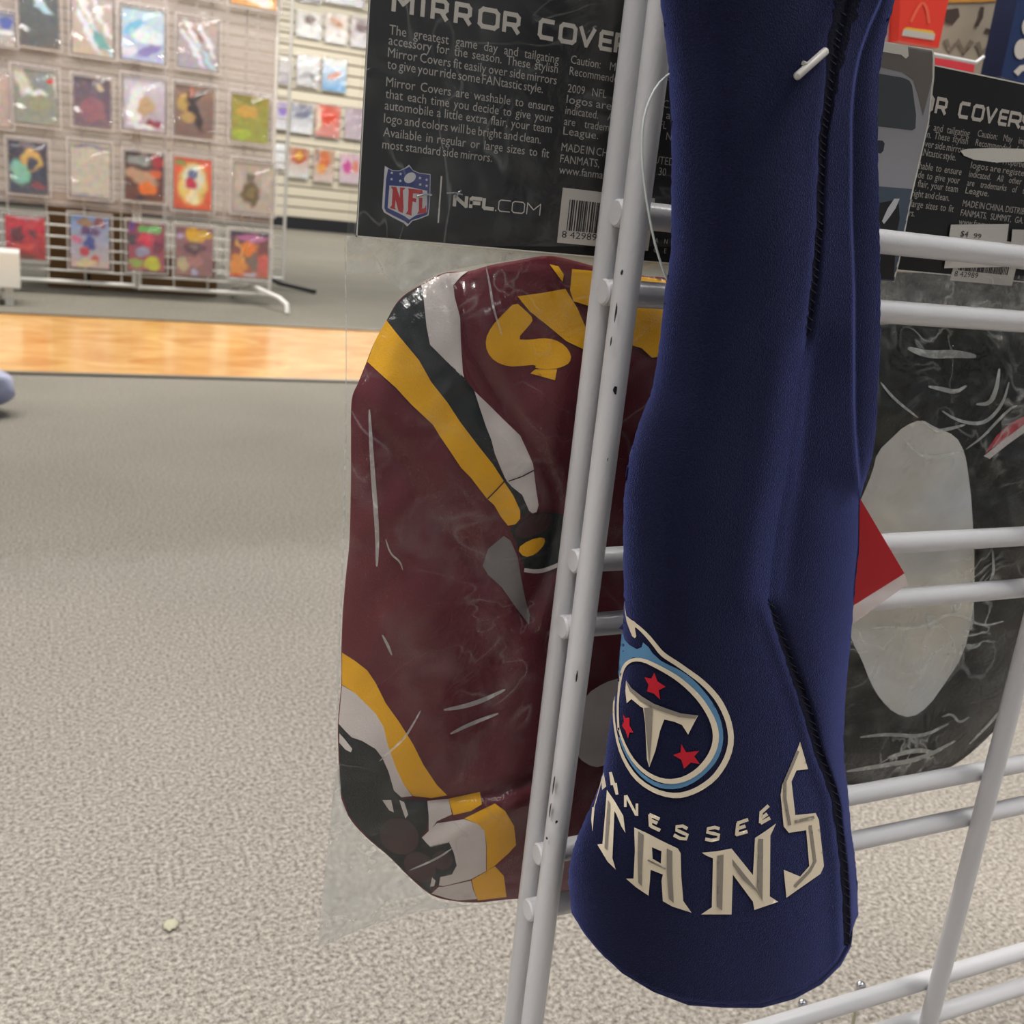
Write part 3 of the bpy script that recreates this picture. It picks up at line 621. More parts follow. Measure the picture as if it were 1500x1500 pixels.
def header_card(dx, dz, x0, x1, z0, z1, label, barcode_px=True):
    root = empty('header_card', ((x0+x1)/2+dx, YC, z0+dz), label, 'packaging card', 'black mirror cover header cards')
    D = Vector((dx, 0, dz))
    box('card', (x0+dx, YC, z0+dz), (x1+dx, YC+.0006, z1+dz), M['cardblack'], root)
    bm = bmesh.new()
    for (a, c) in (((x0, z0), (x1, z0+.0004)), ((x0, z0), (x0+.0003, z1)), ((x1-.0003, z0), (x1, z1)), ((x0, z1-.0005), (x1, z1))):
        bm_box(bm, (a[0]+dx, YC-.0001, a[1]+dz), (c[0]+dx, YC+.0005, c[1]+dz))
    from_bm('cut_edge', bm, M['paper'], root)
    bm = bmesh.new()
    for s, (px, py), i in zip(COL1, P1, range(10)):
        p = at(px, py, YC); x_e = .1463
        if i == 3: x_e = at(795, 133, YC).x
        if i == 7: x_e = at(792, 206, YC).x
        if i == 9: x_e = at(720, 236, YC).x
        add_text(bm, s, .0928+dx, x_e+dx, p.z+dz, .00255, YC-.0002)
    W2 = [.0405, .047, .0465, .0395, .0475, .0475, .0125, .0415, .039, .0245]
    for s, (px, py), wd in zip(COL2, P2, W2):
        p = at(px, py, YC); add_text(bm, s, .1503+dx, .1503+wd+dx, p.z+dz, .0024, YC-.0002)
    flip_front(bm); from_bm('small_print', bm, M['textgray'], root)
    # title
    bm = bmesh.new(); zt = .5703
    for ch, a, c in (('M', 573, 604), ('I', 617, 618), ('R', 630, 654), ('R', 664, 688), ('O', 699, 729), ('R', 735, 759), ('C', 787, 809), ('O', 817, 842), ('V', 846, 869), ('E', 876, 895)):
        xa_ = at(a, 17+(a-573)*.172, YC).x; xb_ = at(c, 17+(c-573)*.172, YC).x
        add_stroke_letter(bm, ch, xa_+.0006+dx, xb_-.0003+dx, zt+dz, .0058, .00125, YC-.0002)
    add_stroke_letter(bm, 'R', .1652+dx, .1706+dx, zt+dz, .0058, .00125, YC-.0002); add_stroke_letter(bm, 'S', .1722+dx, .1776+dx, zt+dz, .0058, .00125, YC-.0002)
    flip_front(bm); from_bm('title_lettering', bm, M['textwhite'], root)
    # crest
    cs = lambda px, py, off=0: at(px, py, YC-.0002-off)+D
    K = lambda cx, cy: (540+cx/9.375, 230+cy/9.375)
    KP = lambda *pp: [K(*p) for p in pp]
    cr = decal('league_crest', KP((222, 120), (268, 150), (330, 182), (420, 185), (500, 150), (555, 105), (610, 180), (700, 220), (850, 235), (845, 520), (835, 700), (822, 800), (700, 850), (600, 880), (530, 955), (480, 905), (330, 830), (210, 760), (185, 700), (195, 500)), cs, .00002, M['shieldwhite'], root, 6)
    decal('crest_field', KP((268, 160), (330, 190), (420, 193), (505, 160), (560, 130), (610, 190), (700, 228), (842, 243), (838, 520), (825, 690), (810, 790), (690, 838), (590, 868), (545, 920), (500, 885), (350, 810), (240, 750), (215, 700), (240, 300)), cs, .00006, M['shieldblue'], root, 6)
    decal('crest_panel', KP((285, 390), (560, 410), (805, 465), (800, 760), (650, 800), (560, 860), (500, 815), (370, 750), (262, 700)), cs, .0001, M['shieldwhite'], root, 6)
    NFL = [KP((305, 405), (380, 412), (430, 560), (430, 415), (510, 425), (470, 460), (480, 700), (470, 770), (410, 745), (370, 590), (360, 700), (385, 725), (290, 700), (318, 660), (330, 450)),
           KP((540, 430), (740, 455), (745, 510), (640, 500), (610, 500), (605, 560), (655, 570), (650, 625), (605, 610), (590, 740), (590, 805), (510, 780), (540, 735), (550, 460)),
           KP((690, 560), (740, 560), (735, 710), (770, 700), (790, 650), (795, 765), (665, 785), (690, 740))]
    decal('crest_letters', NFL, cs, .00014, M['shieldred'], root, 6)
    def star(cx, cy, r): return [K(cx+r*(1 if k % 2 == 0 else .45)*math.sin(k*math.pi/5), cy-r*(1 if k % 2 == 0 else .45)*math.cos(k*math.pi/5)) for k in range(10)]
    stars = [star(x, y, 24) for x, y in ((318, 218), (438, 232), (315, 305), (435, 328), (705, 288), (796, 312), (708, 378), (796, 395))]
    decal('crest_stars', stars+[[K(*p) for p in ellipse(568, 285, 88, 66, -35, 18)]], cs, .00014, M['shieldwhite'], root, 6)
    bm = bmesh.new()
    print_mesh(bm, KP((990, 262), (1012, 262), (965, 905), (945, 905)), cs, .00002, 5)
    za = at(665, 303, YC).z
    for ch, a, c, wd in (('N', 665, 682, .0011), ('F', 689, 703, .0011), ('L', 708, 721, .0011), ('C', 730, 746, .0003), ('O', 750, 767, .0003), ('M', 772, 790, .0003)):
        add_stroke_letter(bm, ch, at(a, 303, YC).x+dx, at(c, 303+(c-665)*.095, YC).x+dx, za+dz, .0036, wd, YC-.0002)
    bm_box(bm, (at(725, 309, YC).x+dx, YC-.00022, za+dz), (at(726.5, 309, YC).x+dx, YC-.00018, za+.0004+dz))
    flip_front(bm); from_bm('web_address_lettering', bm, M['textwhite'], root)
    # barcode sticker
    a = at(818, 274, YC); b2 = at(808, 357, YC)
    xl = .1523
    st = box('barcode_sticker', (xl+dx, YC-.00035, b2.z+.0005+dz), (xl+.034+dx, YC-.0001, a.z+dz), M['label'], root)
    bm = bmesh.new(); x = at(833, 300, YC).x+dx; rnd = random.Random(3); zb = at(835, 347, YC).z+dz; zt2 = at(833, 292, YC).z+dz
    while x < xl+dx+.030:
        wd = rnd.choice((.00025, .0004, .0006)); bm_box(bm, (x, YC-.00045, zb+.0019), (x+wd, YC-.00036, zt2)); x += wd+rnd.choice((.0002, .0003, .0005))
    bb = from_bm('barcode_bars', bm, M['ink'], root)
    bm = bmesh.new(); add_text(bm, '8 42989', at(822, 345, YC).x+dx, at(873, 350, YC).x+dx, zb-.0004, .0021, YC-.0004); flip_front(bm); from_bm('barcode_digits', bm, M['ink'], root)
    bm = bmesh.new(); add_text(bm, 'A N', .1885+dx, .1935+dx, at(975, 357, YC).z+dz, .0016, YC-.0002); add_text(bm, 'C E', .1885+dx, .1935+dx, at(975, 371, YC).z+dz, .0016, YC-.0002)
    flip_front(bm); from_bm('side_print', bm, M['textgray'], root)
    return root
card1 = header_card(0, 0, .0866, .2150, .5088, .5853+.03, 'black header card reading MIRROR COVERS stapled over the burgundy cover bag')
def staple(parent, pa, pb, Y):
    a, c = at(*pa, Y), at(*pb, Y)
    tube('staple', [a+Vector((0, .0006, 0)), a, (a+c)/2+Vector((0, 0, .0004)), c, c+Vector((0, .0006, 0))], .00032, M['chrome'], parent, 6)
staple(card1, (611, 287), (632, 285.5), YC-.0007); staple(card1, (654, 283), (677, 285), YC-.0007)
staple(card1, (668, 289), (675, 279), YC-.0007)
card2 = header_card(.1724, -.0006, .0866+.004, .2150, .5142, .5862, 'second black mirror cover header card with price stickers at the right edge')
csf = lambda px, py, off=0: at(px, py, YC-.0003-off)
pl = decal('price_sticker', [(1393, 329), (1478, 328), (1470, 391), (1383, 393)], csf, .00035, M['label'], card2, 20); 
decal('price_sticker', [(1483, 336), (1540, 338), (1536, 400), (1478, 392)], csf, .0003, M['label'], card2, 20)
decal('torn_patch', [(1407, 221), (1417, 218), (1450, 217), (1500, 218), (1530, 219), (1530, 240), (1500, 237), (1460, 238), (1427, 234), (1412, 228)], csf, .00035, M['paper'], card2, 12)
bm = bmesh.new(); a = at(1404, 346, YC); add_text(bm, '$4', a.x, a.x+.004, a.z, .0022, YC-.0009); add_text(bm, '99', a.x+.007, a.x+.011, a.z, .0018, YC-.0009); flip_front(bm); from_bm('price_print', bm, M['ink'], card2)

# ------------------------------------------------------------------ vehicle picture card
YV = .2993
vsf = lambda px, py, off=0: at(px, py, YV-off+.0008*math.sin((py-60)/70.0))
vc = empty('picture_card', at(1330, 410, YV), 'torn picture card of a silver vehicle door beside the navy sleeve', 'packaging card')
VO = [(1180, 45), (1295, 62), (1366, 73), (1368, 85), (1367, 115), (1360, 180), (1345, 245), (1334, 292), (1325, 338), (1316, 385), (1309, 413), (1291, 412), (1180, 400)]
decal('card', VO, vsf, 0, mat('van_body_print', (158, 156, 162), .5), vc, 14)
o = decal('card_back', VO, lambda x, y, off=0: vsf(x, y)+Vector((0, .0007, 0)), 0, M['paper'], vc, 14)
decal('cut_edge', ribbon([(1366, 73, 2), (1368, 85, 3), (1367, 115, 3), (1360, 180, 2), (1345, 245, 2), (1334, 292, 2), (1325, 338, 2.5), (1316, 385, 2.5), (1309, 413, 2)]), vsf, .0001, M['paper'], vc, 12)
decal('cut_edge', ribbon([(1290, 61, 2), (1366, 73, 2)]), vsf, .0001, M['paper'], vc, 12)
decal('roof_print', [(1180, 47), (1366, 76), (1366, 115), (1352, 170), (1345, 140), (1338, 118), (1322, 106), (1288, 98), (1180, 85)], vsf, .0001, mat('roof_shade_print', (112, 106, 100), .5), vc, 14)
decal('window_print', [(1180, 95), (1288, 108), (1323, 114), (1332, 118), (1336, 125), (1342, 168), (1341, 188), (1336, 191), (1288, 185), (1180, 172)], vsf, .0002, mat('window_print', (66, 72, 76), .4), vc, 14)
decal('handle_print', [(1280, 205), (1293, 206), (1296, 210), (1294, 221), (1290, 225), (1280, 222)], vsf, .0001, mat('handle_print', (44, 44, 62), .4), vc, 14)
decal('lower_panel_print', [(1180, 262), (1288, 273), (1337, 277), (1325, 338), (1310, 412), (1180, 398)], vsf, .0001, mat('blue_grey_print', (74, 86, 100), .5), vc, 14)
decal('wheel_print', [(1180, 285), (1290, 297), (1316, 292), (1318, 320), (1313, 345), (1309, 410), (1180, 398)], vsf, .0002, M['ink'], vc, 14)
decal('tick_print', [(1292, 324), (1300, 306), (1310, 291), (1318, 291), (1312, 305), (1303, 318), (1295, 328)], vsf, .0003, M['shieldwhite'], vc, 10)
decal('torn_patch', [(1285, 61), (1330, 68), (1331, 82), (1327, 86), (1320, 80), (1305, 78), (1285, 74)], vsf, .0003, M['paper'], vc, 10)

# ------------------------------------------------------------------ bagged burgundy cover
COV = [(687, 397), (720, 388), (760, 381), (795, 375), (822, 377), (868, 389), (905, 397), (944, 404), (990, 410), (1050, 440), (1085, 520), (1100, 700), (1090, 880), (1065, 1040), (1030, 1140), (970, 1215), (900, 1270), (845, 1298), (805, 1312), (770, 1316), (740, 1318), (700, 1322), (665, 1320), (632, 1311), (600, 1285), (570, 1255), (535, 1225), (510, 1195), (498, 1160), (496, 1110), (495, 1060), (500, 1000), (500, 955), (502, 900), (507, 840), (512, 790), (514, 700), (514, 650), (515, 587), (525, 560), (537, 530), (549, 500), (567, 468), (580, 445), (595, 430), (617, 417), (650, 400)]
def dist_edge(px, py, P):
    d = 1e9
    for i in range(len(P)):
        a, b_ = P[i], P[(i+1) % len(P)]
        dx, dy = b_[0]-a[0], b_[1]-a[1]; t = max(0, min(1, ((px-a[0])*dx+(py-a[1])*dy)/(dx*dx+dy*dy+1e-9)))
        q = (px-a[0]-t*dx)**2+(py-a[1]-t*dy)**2
        if q < d: d = q
    return math.sqrt(d)
FOLD1 = [(670, 400), (690, 520), (740, 600), (790, 670), (815, 740), (800, 830), (770, 900)]
def seg_d(px, py, P):
    d = 1e9; sg = 1
    for i in range(len(P)-1):
        a, b_ = P[i], P[i+1]; dx, dy = b_[0]-a[0], b_[1]-a[1]; t = max(0, min(1, ((px-a[0])*dx+(py-a[1])*dy)/(dx*dx+dy*dy)))
        ex, ey = px-a[0]-t*dx, py-a[1]-t*dy; q = math.hypot(ex, ey)
        if q < d: d = q; sg = 1 if dx*ey-dy*ex > 0 else -1
    return d*sg
_cache = {}
def coverY(px, py):
    k = (round(px, 1), round(py, 1))
    if k in _cache: return _cache[k]
    d = dist_edge(px, py, COV)
    h = .0135*(1-math.exp(-d/55.0))
    v = Vector((px/95.0, py/150.0, 3.1))
    h += .0020*mnoise.noise(v)*(1-math.exp(-d/40.0))*1.3
    h += .0007*mnoise.noise(Vector((px/38.0+py/120., py/60.0, 9.1)))
    f = seg_d(px, py, FOLD1)
    h -= .0030*math.exp(-(f/17.0)**2)
    f = seg_d(px, py, [(530, 600), (640, 760), (760, 900), (840, 1010)])
    h -= .0016*math.exp(-(f/15.0)**2)
    f = seg_d(px, py, [(600, 1166), (660, 1168), (730, 1158), (800, 1130)])
    h -= .0028*math.exp(-(f/9.0)**2)
    f = seg_d(px, py, [(620, 1245), (700, 1205), (745, 1185), (790, 1160)])
    h += .0016*math.exp(-(f/14.0)**2)
    Y = max(.3000, .3205-h); _cache[k] = Y
    return Y
cov_surf = lambda px, py, off=0: at(px, py, coverY(px, py)-off)
cv = empty('mirror_cover', at(760, 1310, .322), 'burgundy and gold fabric mirror cover in a clear bag behind the grid', 'mirror cover')
def catmull(P, k=4):
    out = []; n = len(P)
    for i in range(n):
        p0, p1, p2, p3 = P[i-1], P[i], P[(i+1) % n], P[(i+2) % n]
        for j in range(k):
            t = j/k
            out.append(tuple(.5*(2*b_+(c-a)*t+(2*a-5*b_+4*c-d)*t*t+(3*b_-a-3*c+d)*t**3) for a, b_, c, d in zip(p0, p1, p2, p3)))
    return out
def polar_mesh(name, OUT, ctr, surf, m, parent, rings=46, step=9, back=None):
    P = densify(catmull(OUT), step); n = len(P); bm = bmesh.new(); c = bm.verts.new(surf(*ctr)); prev = None
    for r in range(1, rings+1):
        t = (r/rings)**.85
        ring = [bm.verts.new(surf(ctr[0]+(x-ctr[0])*t, ctr[1]+(y-ctr[1])*t)) for x, y in P]
        for i in range(n):
            if prev is None: bm.faces.new((c, ring[i], ring[(i+1) % n]))
            else: bm.faces.new((prev[i], ring[i], ring[(i+1) % n], prev[(i+1) % n]))
        prev = ring
    if back:
        c2 = bm.verts.new(at(*ctr, back+.006)); pr = prev
        for t in (.93, .6):
            ring = [bm.verts.new(at(ctr[0]+(x-ctr[0])*t, ctr[1]+(y-ctr[1])*t, back+.006*(1 if t < .9 else .5))) for x, y in P]
            for i in range(n): bm.faces.new((pr[i], ring[i], ring[(i+1) % n], pr[(i+1) % n]))
            pr = ring
        for i in range(n): bm.faces.new((pr[i], c2, pr[(i+1) % n]))
    bmesh.ops.recalc_face_normals(bm, faces=bm.faces)
    return from_bm(name, bm, m, parent, True)
polar_mesh('fabric_body', COV, (770, 850), cov_surf, M['burgundy'], cv, 70, 7, back=.324)
dz_ = .0005
def cd(name, P, m, off=dz_, rnd=0, step=7, holes=()): return decal(name, P, cov_surf, off, m, cv, step, holes, rnd)
cd('gold_stripe', [(566, 469), (580, 487), (600, 511), (614, 528), (632, 560), (655, 589), (674, 618), (702, 655), (722, 680), (738, 705), (752, 726), (762, 748), (762, 760), (755, 768), (744, 770), (733, 756), (724, 740), (713, 730), (702, 716), (690, 700), (676, 686), (660, 662), (645, 640), (634, 622), (602, 592), (580, 568), (562, 552), (538, 530), (549, 500)], M['gold'])
cd('black_stripe', [(567, 468), (580, 446), (595, 431), (617, 418), (620, 432), (625, 480), (630, 505), (650, 525), (680, 553), (695, 573), (702, 595), (712, 625), (720, 645), (726, 672), (737, 697), (750, 713), (765, 725), (773, 748), (774, 753), (765, 758), (762, 748), (752, 726), (738, 705), (722, 680), (702, 655), (674, 618), (655, 589), (632, 560), (614, 528), (600, 511), (580, 487)], M['blackknit'])
cd('white_stripe', [(617, 418), (650, 401), (686, 397), (675, 405), (664, 418), (666, 435), (674, 465), (675, 500), (678, 545), (681, 557), (668, 543), (650, 525), (630, 505), (625, 480), (620, 432)], M['whiteknit'])
cd('white_stripe', [(695, 573), (715, 592), (738, 615), (762, 638), (770, 655), (781, 680), (782, 690), (785, 715), (789, 740), (786, 750), (780, 752), (775, 748), (765, 725), (750, 713), (741, 703), (732, 682), (725, 665), (720, 645), (712, 625), (702, 595)], M['whiteknit'])
cd('stitch_line', [ribbon([(714, 731), (727, 718), (739, 705)], 1.8), ribbon([(745, 705), (765, 698), (782, 689)], 1.8)], M['dark'], dz_*2)
cd('gold_lettering', [
 smooth_closed([(755, 442), (769, 454), (782, 467), (775, 477), (757, 497), (775, 498), (795, 495), (812, 497), (828, 506), (837, 520), (835, 531), (825, 537), (810, 541), (784, 540), (785, 534), (765, 536), (745, 537), (725, 530), (713, 515), (711, 497), (720, 478), (737, 460)], 1),
 [(784, 541), (777, 547), (813, 557), (816, 541)],
 [(758, 434), (795, 429), (828, 423), (845, 450), (860, 484), (905, 500), (905, 520), (860, 514), (830, 500), (800, 475), (776, 456)],
 [(805, 387), (818, 390), (826, 402), (824, 413)], [(838, 394), (870, 397), (905, 401), (905, 470), (862, 448), (840, 441), (835, 425)],
 [(925, 403), (975, 410), (990, 470), (985, 520), (955, 524), (940, 510), (926, 506)]], M['gold'])
cd('gold_stripe', [(501, 956), (520, 968), (538, 982), (550, 1000), (565, 1030), (585, 1058), (605, 1090), (620, 1120), (640, 1150), (655, 1165), (632, 1169), (605, 1166), (592, 1150), (580, 1125), (568, 1090), (562, 1065), (550, 1045), (535, 1030), (520, 1015), (501, 1003)], M['gold'])
cd('white_stripe', [(501, 1004), (520, 1015), (535, 1030), (550, 1045), (562, 1065), (568, 1090), (580, 1125), (592, 1150), (604, 1166), (588, 1168), (577, 1158), (569, 1130), (560, 1110), (550, 1097), (530, 1085), (515, 1080), (505, 1070), (496, 1060)], M['whiteknit'])
cd('black_hair_print', [(496, 1061), (505, 1071), (515, 1081), (535, 1088), (552, 1100), (562, 1115), (570, 1135), (577, 1158), (588, 1170), (605, 1172), (625, 1173), (628, 1195), (625, 1215), (617, 1226), (630, 1240), (645, 1236), (658, 1233), (665, 1250), (669, 1268), (662, 1280), (645, 1284), (642, 1297), (635, 1300), (631, 1310), (600, 1284), (570, 1254), (536, 1224), (511, 1194), (499, 1159), (497, 1110)], M['blackknit'])
cd('face_print', [ellipse(585, 1225, 30, 26, 30, 16), ellipse(648, 1260, 16, 14, 0, 12), ellipse(615, 1270, 26, 20, 40, 14)], mat('maroon_print', (62, 22, 30), .8, var=(60, (44, 26, 30))), dz_*2)
cd('white_marks', [[(497, 1074), (505, 1083), (516, 1097), (514, 1102), (506, 1098), (497, 1088)], [(560, 1172), (573, 1172), (577, 1190), (570, 1187)], [(585, 1172), (592, 1175), (598, 1193), (594, 1199), (589, 1185)], [(633, 1285), (638, 1290), (636, 1298), (630, 1299)]], M['whiteknit'], dz_*2)
cd('white_stripe', [(626, 1173), (657, 1170), (662, 1193), (640, 1203), (628, 1220), (628, 1195)], M['whiteknit'])
cd('gold_stripe', [(657, 1170), (703, 1160), (706, 1178), (690, 1188), (664, 1194)], M['gold'])
cd('white_stripe', [(618, 1227), (640, 1206), (680, 1200), (700, 1207), (710, 1218), (712, 1240), (712, 1276), (690, 1288), (650, 1298), (643, 1297), (645, 1285), (662, 1281), (669, 1268), (665, 1250), (658, 1234), (630, 1241)], M['whiteknit'])
cd('gold_stripe', [(680, 1199), (725, 1177), (740, 1188), (753, 1210), (756, 1238), (745, 1250), (725, 1268), (713, 1276), (713, 1240), (710, 1218), (700, 1207)], M['gold'])
cd('white_stripe', [(632, 1309), (643, 1299), (650, 1299), (690, 1290), (693, 1303), (699, 1317), (670, 1319), (655, 1316)], M['whiteknit'])
cd('gold_stripe', [(691, 1289), (725, 1269), (738, 1283), (742, 1314), (700, 1319), (694, 1303)], M['gold'])
cd('grey_panel', [(738, 785), (748, 792), (758, 815), (763, 845), (770, 880), (776, 900), (775, 915), (758, 893), (735, 860), (715, 842), (707, 829), (715, 804)], M['grayknit'])
cd('black_print', [(745, 775), (760, 766), (775, 756), (792, 750), (818, 752), (850, 760), (855, 800), (840, 822), (815, 830), (795, 834), (770, 837), (762, 815), (755, 790)], M['blackknit'], dz_, 1)
cd('face_print', ellipse(782, 770, 30, 14, -25), mat('dark_maroon_print', (58, 20, 24), .8), dz_*2)
cd('gold_mark', [(757, 804), (775, 791), (797, 786), (799, 796), (785, 812), (768, 817)], M['gold'], dz_*2, 1)
cd('white_arc', ribbon(curve_open([(768, 835), (790, 838), (815, 829), (850, 812)]), 6), M['whiteknit'], dz_*2)
cd('white_face_print', [(838, 1050), (859, 1017), (885, 1000), (909, 993), (935, 996), (940, 1060), (925, 1110), (889, 1120), (870, 1125), (846, 1110), (836, 1080)], M['whiteknit'], dz_, 1)

# clear bag of the burgundy cover
BAG = [(536, -20), (530, 90), (514, 250), (508, 340), (506, 400), (509, 560), (506, 700), (503, 820), (497, 900), (493, 1000), (491, 1100), (486, 1190), (477, 1290), (468, 1380), (480, 1382), (500, 1373), (545, 1352), (590, 1338), (625, 1330), (680, 1326), (740, 1323), (790, 1318), (840, 1306), (900, 1284), (975, 1228), (1040, 1150), (1075, 1050), (1100, 880), (1110, 700), (1095, 500), (1080, 300), (1060, 100), (1050, 30), (800, -20)]
def bagY(px, py):
    if py < 392:
        t = sst(350, 392, py); return (YC-.0016)*(1-t)+t*(coverY(px, py)-.0016 if inpoly(px, py, COV) else .309)
    inside = inpoly(px, py, COV); d = dist_edge(px, py, COV)
    n = .0010*mnoise.noise(Vector((px/60., py/60., 2.2)))
    if inside: return max(.2988, coverY(px, py)-.0013+n*.3)
    return .3195-n*2+min(.006, d*.00006)
bag_surf = lambda px, py, off=0: at(px, py, bagY(px, py)-off)
bag = polar_mesh('clear_bag', BAG, (770, 700), bag_surf, M['film'], cv, 60, 10)
bag['label'] = 'clear plastic bag around the cover'
FL = [(497, 1120), (500, 1170), (512, 1200), (537, 1229), (572, 1260), (602, 1290), (634, 1317), (668, 1326), (720, 1324), (625, 1331), (590, 1339), (545, 1353), (500, 1374), (480, 1383), (466, 1383), (474, 1300), (485, 1190), (492, 1130)]
decal('bag_flap', FL, lambda x, y, off=0: at(x, y, .3175+.0012*mnoise.noise(Vector((x/25., y/25., 1)))-off), 0, M['flap'], cv, 8)
decal('bag_fold', [(508, 345), (560, 352), (660, 362), (800, 374), (760, 380), (700, 388), (650, 398), (615, 414), (590, 428), (560, 400), (509, 400)], lambda x, y, off=0: at(x, y, .3165+.0012*mnoise.noise(Vector((x/18., y/18., 4)))-off), 0, M['flap'], cv, 7)
def crease_glint(parent, P, surf, w_=2.0, off=.0004):  # whitish ribbon laid along a film crease as its painted highlight
    P = curve_open(P, 2); n = len(P)
    return decal('film_crease_glint', ribbon([(x, y, w_*(.35+math.sin(math.pi*i/(n-1)))) for i, (x, y) in enumerate(P)]), surf, off, M['crease_glint'], parent, 6)
for P, w_ in (([(616, 1041), (606, 1060), (592, 1082), (572, 1100), (556, 1115)], 2.4), ([(560, 930), (568, 945), (574, 960)], 3), ([(565, 790), (572, 812), (586, 822), (590, 835)], 2), ([(548, 372), (556, 385), (563, 400)], 2), ([(505, 350), (508, 520), (505, 720), (500, 880), (494, 1000), (493, 1120)], 2.2), ([(541, 600), (545, 680), (553, 780), (552, 830)], 5), ([(712, 390), (718, 420), (722, 450), (735, 490)], 2.5), ([(650, 1040), (680, 1035), (710, 1025), (740, 1010)], 5), ([(660, 1075), (690, 1060), (730, 1045)], 4), ([(600, 1275), (640, 1258), (662, 1243)], 2.2), ([(480, 1380), (545, 1353), (625, 1331), (740, 1323)], 2.4), ([(470, 1378), (495, 1280), (505, 1210)], 3.5), ([(530, 1290), (520, 1330), (490, 1375)], 3)):
    crease_glint(cv, P, bag_surf, w_)
hk = tube('peg_hook', [(.1520, YG+.0127, .6375), (.152, .300, .642), (.152, .345, .640), (.152, .350, .648)], .0021, M['white_wire'], None, 10)
tag(hk, 'white peg hook above the frame carrying the burgundy cover card', 'hook')

# ------------------------------------------------------------------ bagged black cover
COV2 = [(1230, 490), (1290, 476), (1400, 472), (1500, 478), (1580, 510), (1620, 650), (1610, 800), (1560, 930), (1505, 1005), (1490, 1030), (1445, 1082), (1395, 1122), (1340, 1140), (1280, 1148), (1220, 1145), (1190, 1100), (1170, 980), (1165, 700), (1190, 550)]
_c2 = {}
def cover2Y(px, py):
    k = (round(px, 1), round(py, 1))
    if k in _c2: return _c2[k]
    d = dist_edge(px, py, COV2)
    h = .013*(1-math.exp(-d/60.0))+.0022*mnoise.noise(Vector((px/70., py/80., 5.5)))
    h += .0008*mnoise.noise(Vector((px/25., py/25., 7.5)))
    _c2[k] = max(.2985, .3195-h); return _c2[k]
c2s = lambda px, py, off=0: at(px, py, cover2Y(px, py)-off)
cv2 = empty('mirror_cover', at(1380, 1140, .320), 'black mirror cover with a white oval in a crumpled clear bag at right', 'mirror cover')
blk = mat('black_fabric', (16, 19, 17), .75, .2, bump=(500, .4, .0006), var=(22, (30, 32, 26)))
polar_mesh('fabric_body', COV2, (1390, 800), c2s, blk, cv2, 50, 9, back=.322)
decal('white_oval', [(1262, 730), (1278, 692), (1285, 662), (1308, 640), (1325, 624), (1350, 614), (1370, 626), (1400, 638), (1413, 662), (1418, 690), (1424, 740), (1428, 840), (1426, 900), (1411, 960), (1385, 1000), (1360, 1035), (1335, 1052), (1310, 1045), (1290, 1025), (1275, 1000), (1262, 965), (1248, 940), (1238, 900), (1232, 850), (1240, 780)], c2s, .0007, mat('white_lining', (222, 226, 230), .7, var=(14, (214, 210, 198))), cv2, 9, rnd=1)
decal('red_mark', [(1443, 664), (1460, 638), (1480, 620), (1500, 610), (1530, 600), (1530, 612), (1500, 622), (1470, 645)], c2s, .0007, mat('red_mark', (190, 46, 60), .6), cv2, 8)
decal('white_mark', [(1441, 668), (1470, 645), (1500, 622), (1530, 612), (1530, 622), (1500, 634), (1475, 652), (1450, 672)], c2s, .0007, M['whiteknit'], cv2, 8)
def bag2Y(px, py):
    if py < 470: return .2993+.0006*mnoise.noise(Vector((px/30., py/16., 3.)))
    return max(.2983, cover2Y(px, py)-.0014+.0006*mnoise.noise(Vector((px/30., py/30., 8.))))
bag2s = lambda px, py, off=0: at(px, py, bag2Y(px, py)-off)
BAG2 = [(1180, 392), (1300, 397), (1400, 401), (1500, 404), (1640, 410), (1650, 600), (1640, 800), (1590, 940), (1512, 1020), (1495, 1040), (1450, 1090), (1400, 1128), (1340, 1146), (1280, 1154), (1210, 1152), (1175, 1100), (1155, 980), (1155, 600)]
polar_mesh('clear_bag', BAG2, (1390, 780), bag2s, M['film2'], cv2, 56, 9)['label'] = 'crumpled clear plastic bag around the black cover'
decal('bag_fold', [(1180, 393), (1300, 398), (1500, 405), (1640, 411), (1640, 478), (1500, 472), (1400, 468), (1290, 472), (1180, 476)], lambda x, y, off=0: at(x, y, .3045+.0012*mnoise.noise(Vector((x/14., y/9., 4)))-off), 0, mat('layered_bag_film', (168, 168, 162), .3, .6, bump=(160, 1, .004), var=(60, (120, 120, 116))), cv2, 6)
for P, w_ in (([(1322, 640), (1340, 662), (1360, 671), (1385, 668), (1412, 660)], 4), ([(1350, 616), (1370, 632), (1392, 628), (1414, 622)], 4), ([(1415, 658), (1440, 640), (1460, 618), (1480, 598), (1490, 594)], 3), ([(1360, 566), (1380, 570), (1400, 575), (1416, 565)], 5), ([(1380, 602), (1400, 615), (1430, 622), (1450, 615), (1470, 590), (1478, 560)], 4), ([(1430, 592), (1450, 592), (1460, 570), (1464, 540)], 5), ([(1290, 560), (1310, 585), (1345, 612)], 3), ([(1275, 920), (1300, 918), (1330, 922), (1360, 915), (1385, 900), (1410, 903), (1440, 918), (1470, 910)], 3.5), ([(1330, 510), (1360, 520), (1400, 518), (1430, 522)], 9), ([(1420, 1090), (1450, 1060), (1470, 1035)], 3), ([(1454, 806), (1456, 840), (1450, 850)], 3), ([(1240, 1130), (1290, 1122), (1350, 1112), (1400, 1085)], 5), ([(1260, 1080), (1300, 1075), (1350, 1080), (1390, 1060)], 4), ([(1380, 1050), (1395, 1045), (1405, 1060), (1420, 1050)], 3), ([(1300, 1110), (1340, 1098), (1370, 1102)], 5)):
    crease_glint(cv2, P, bag2s, w_)
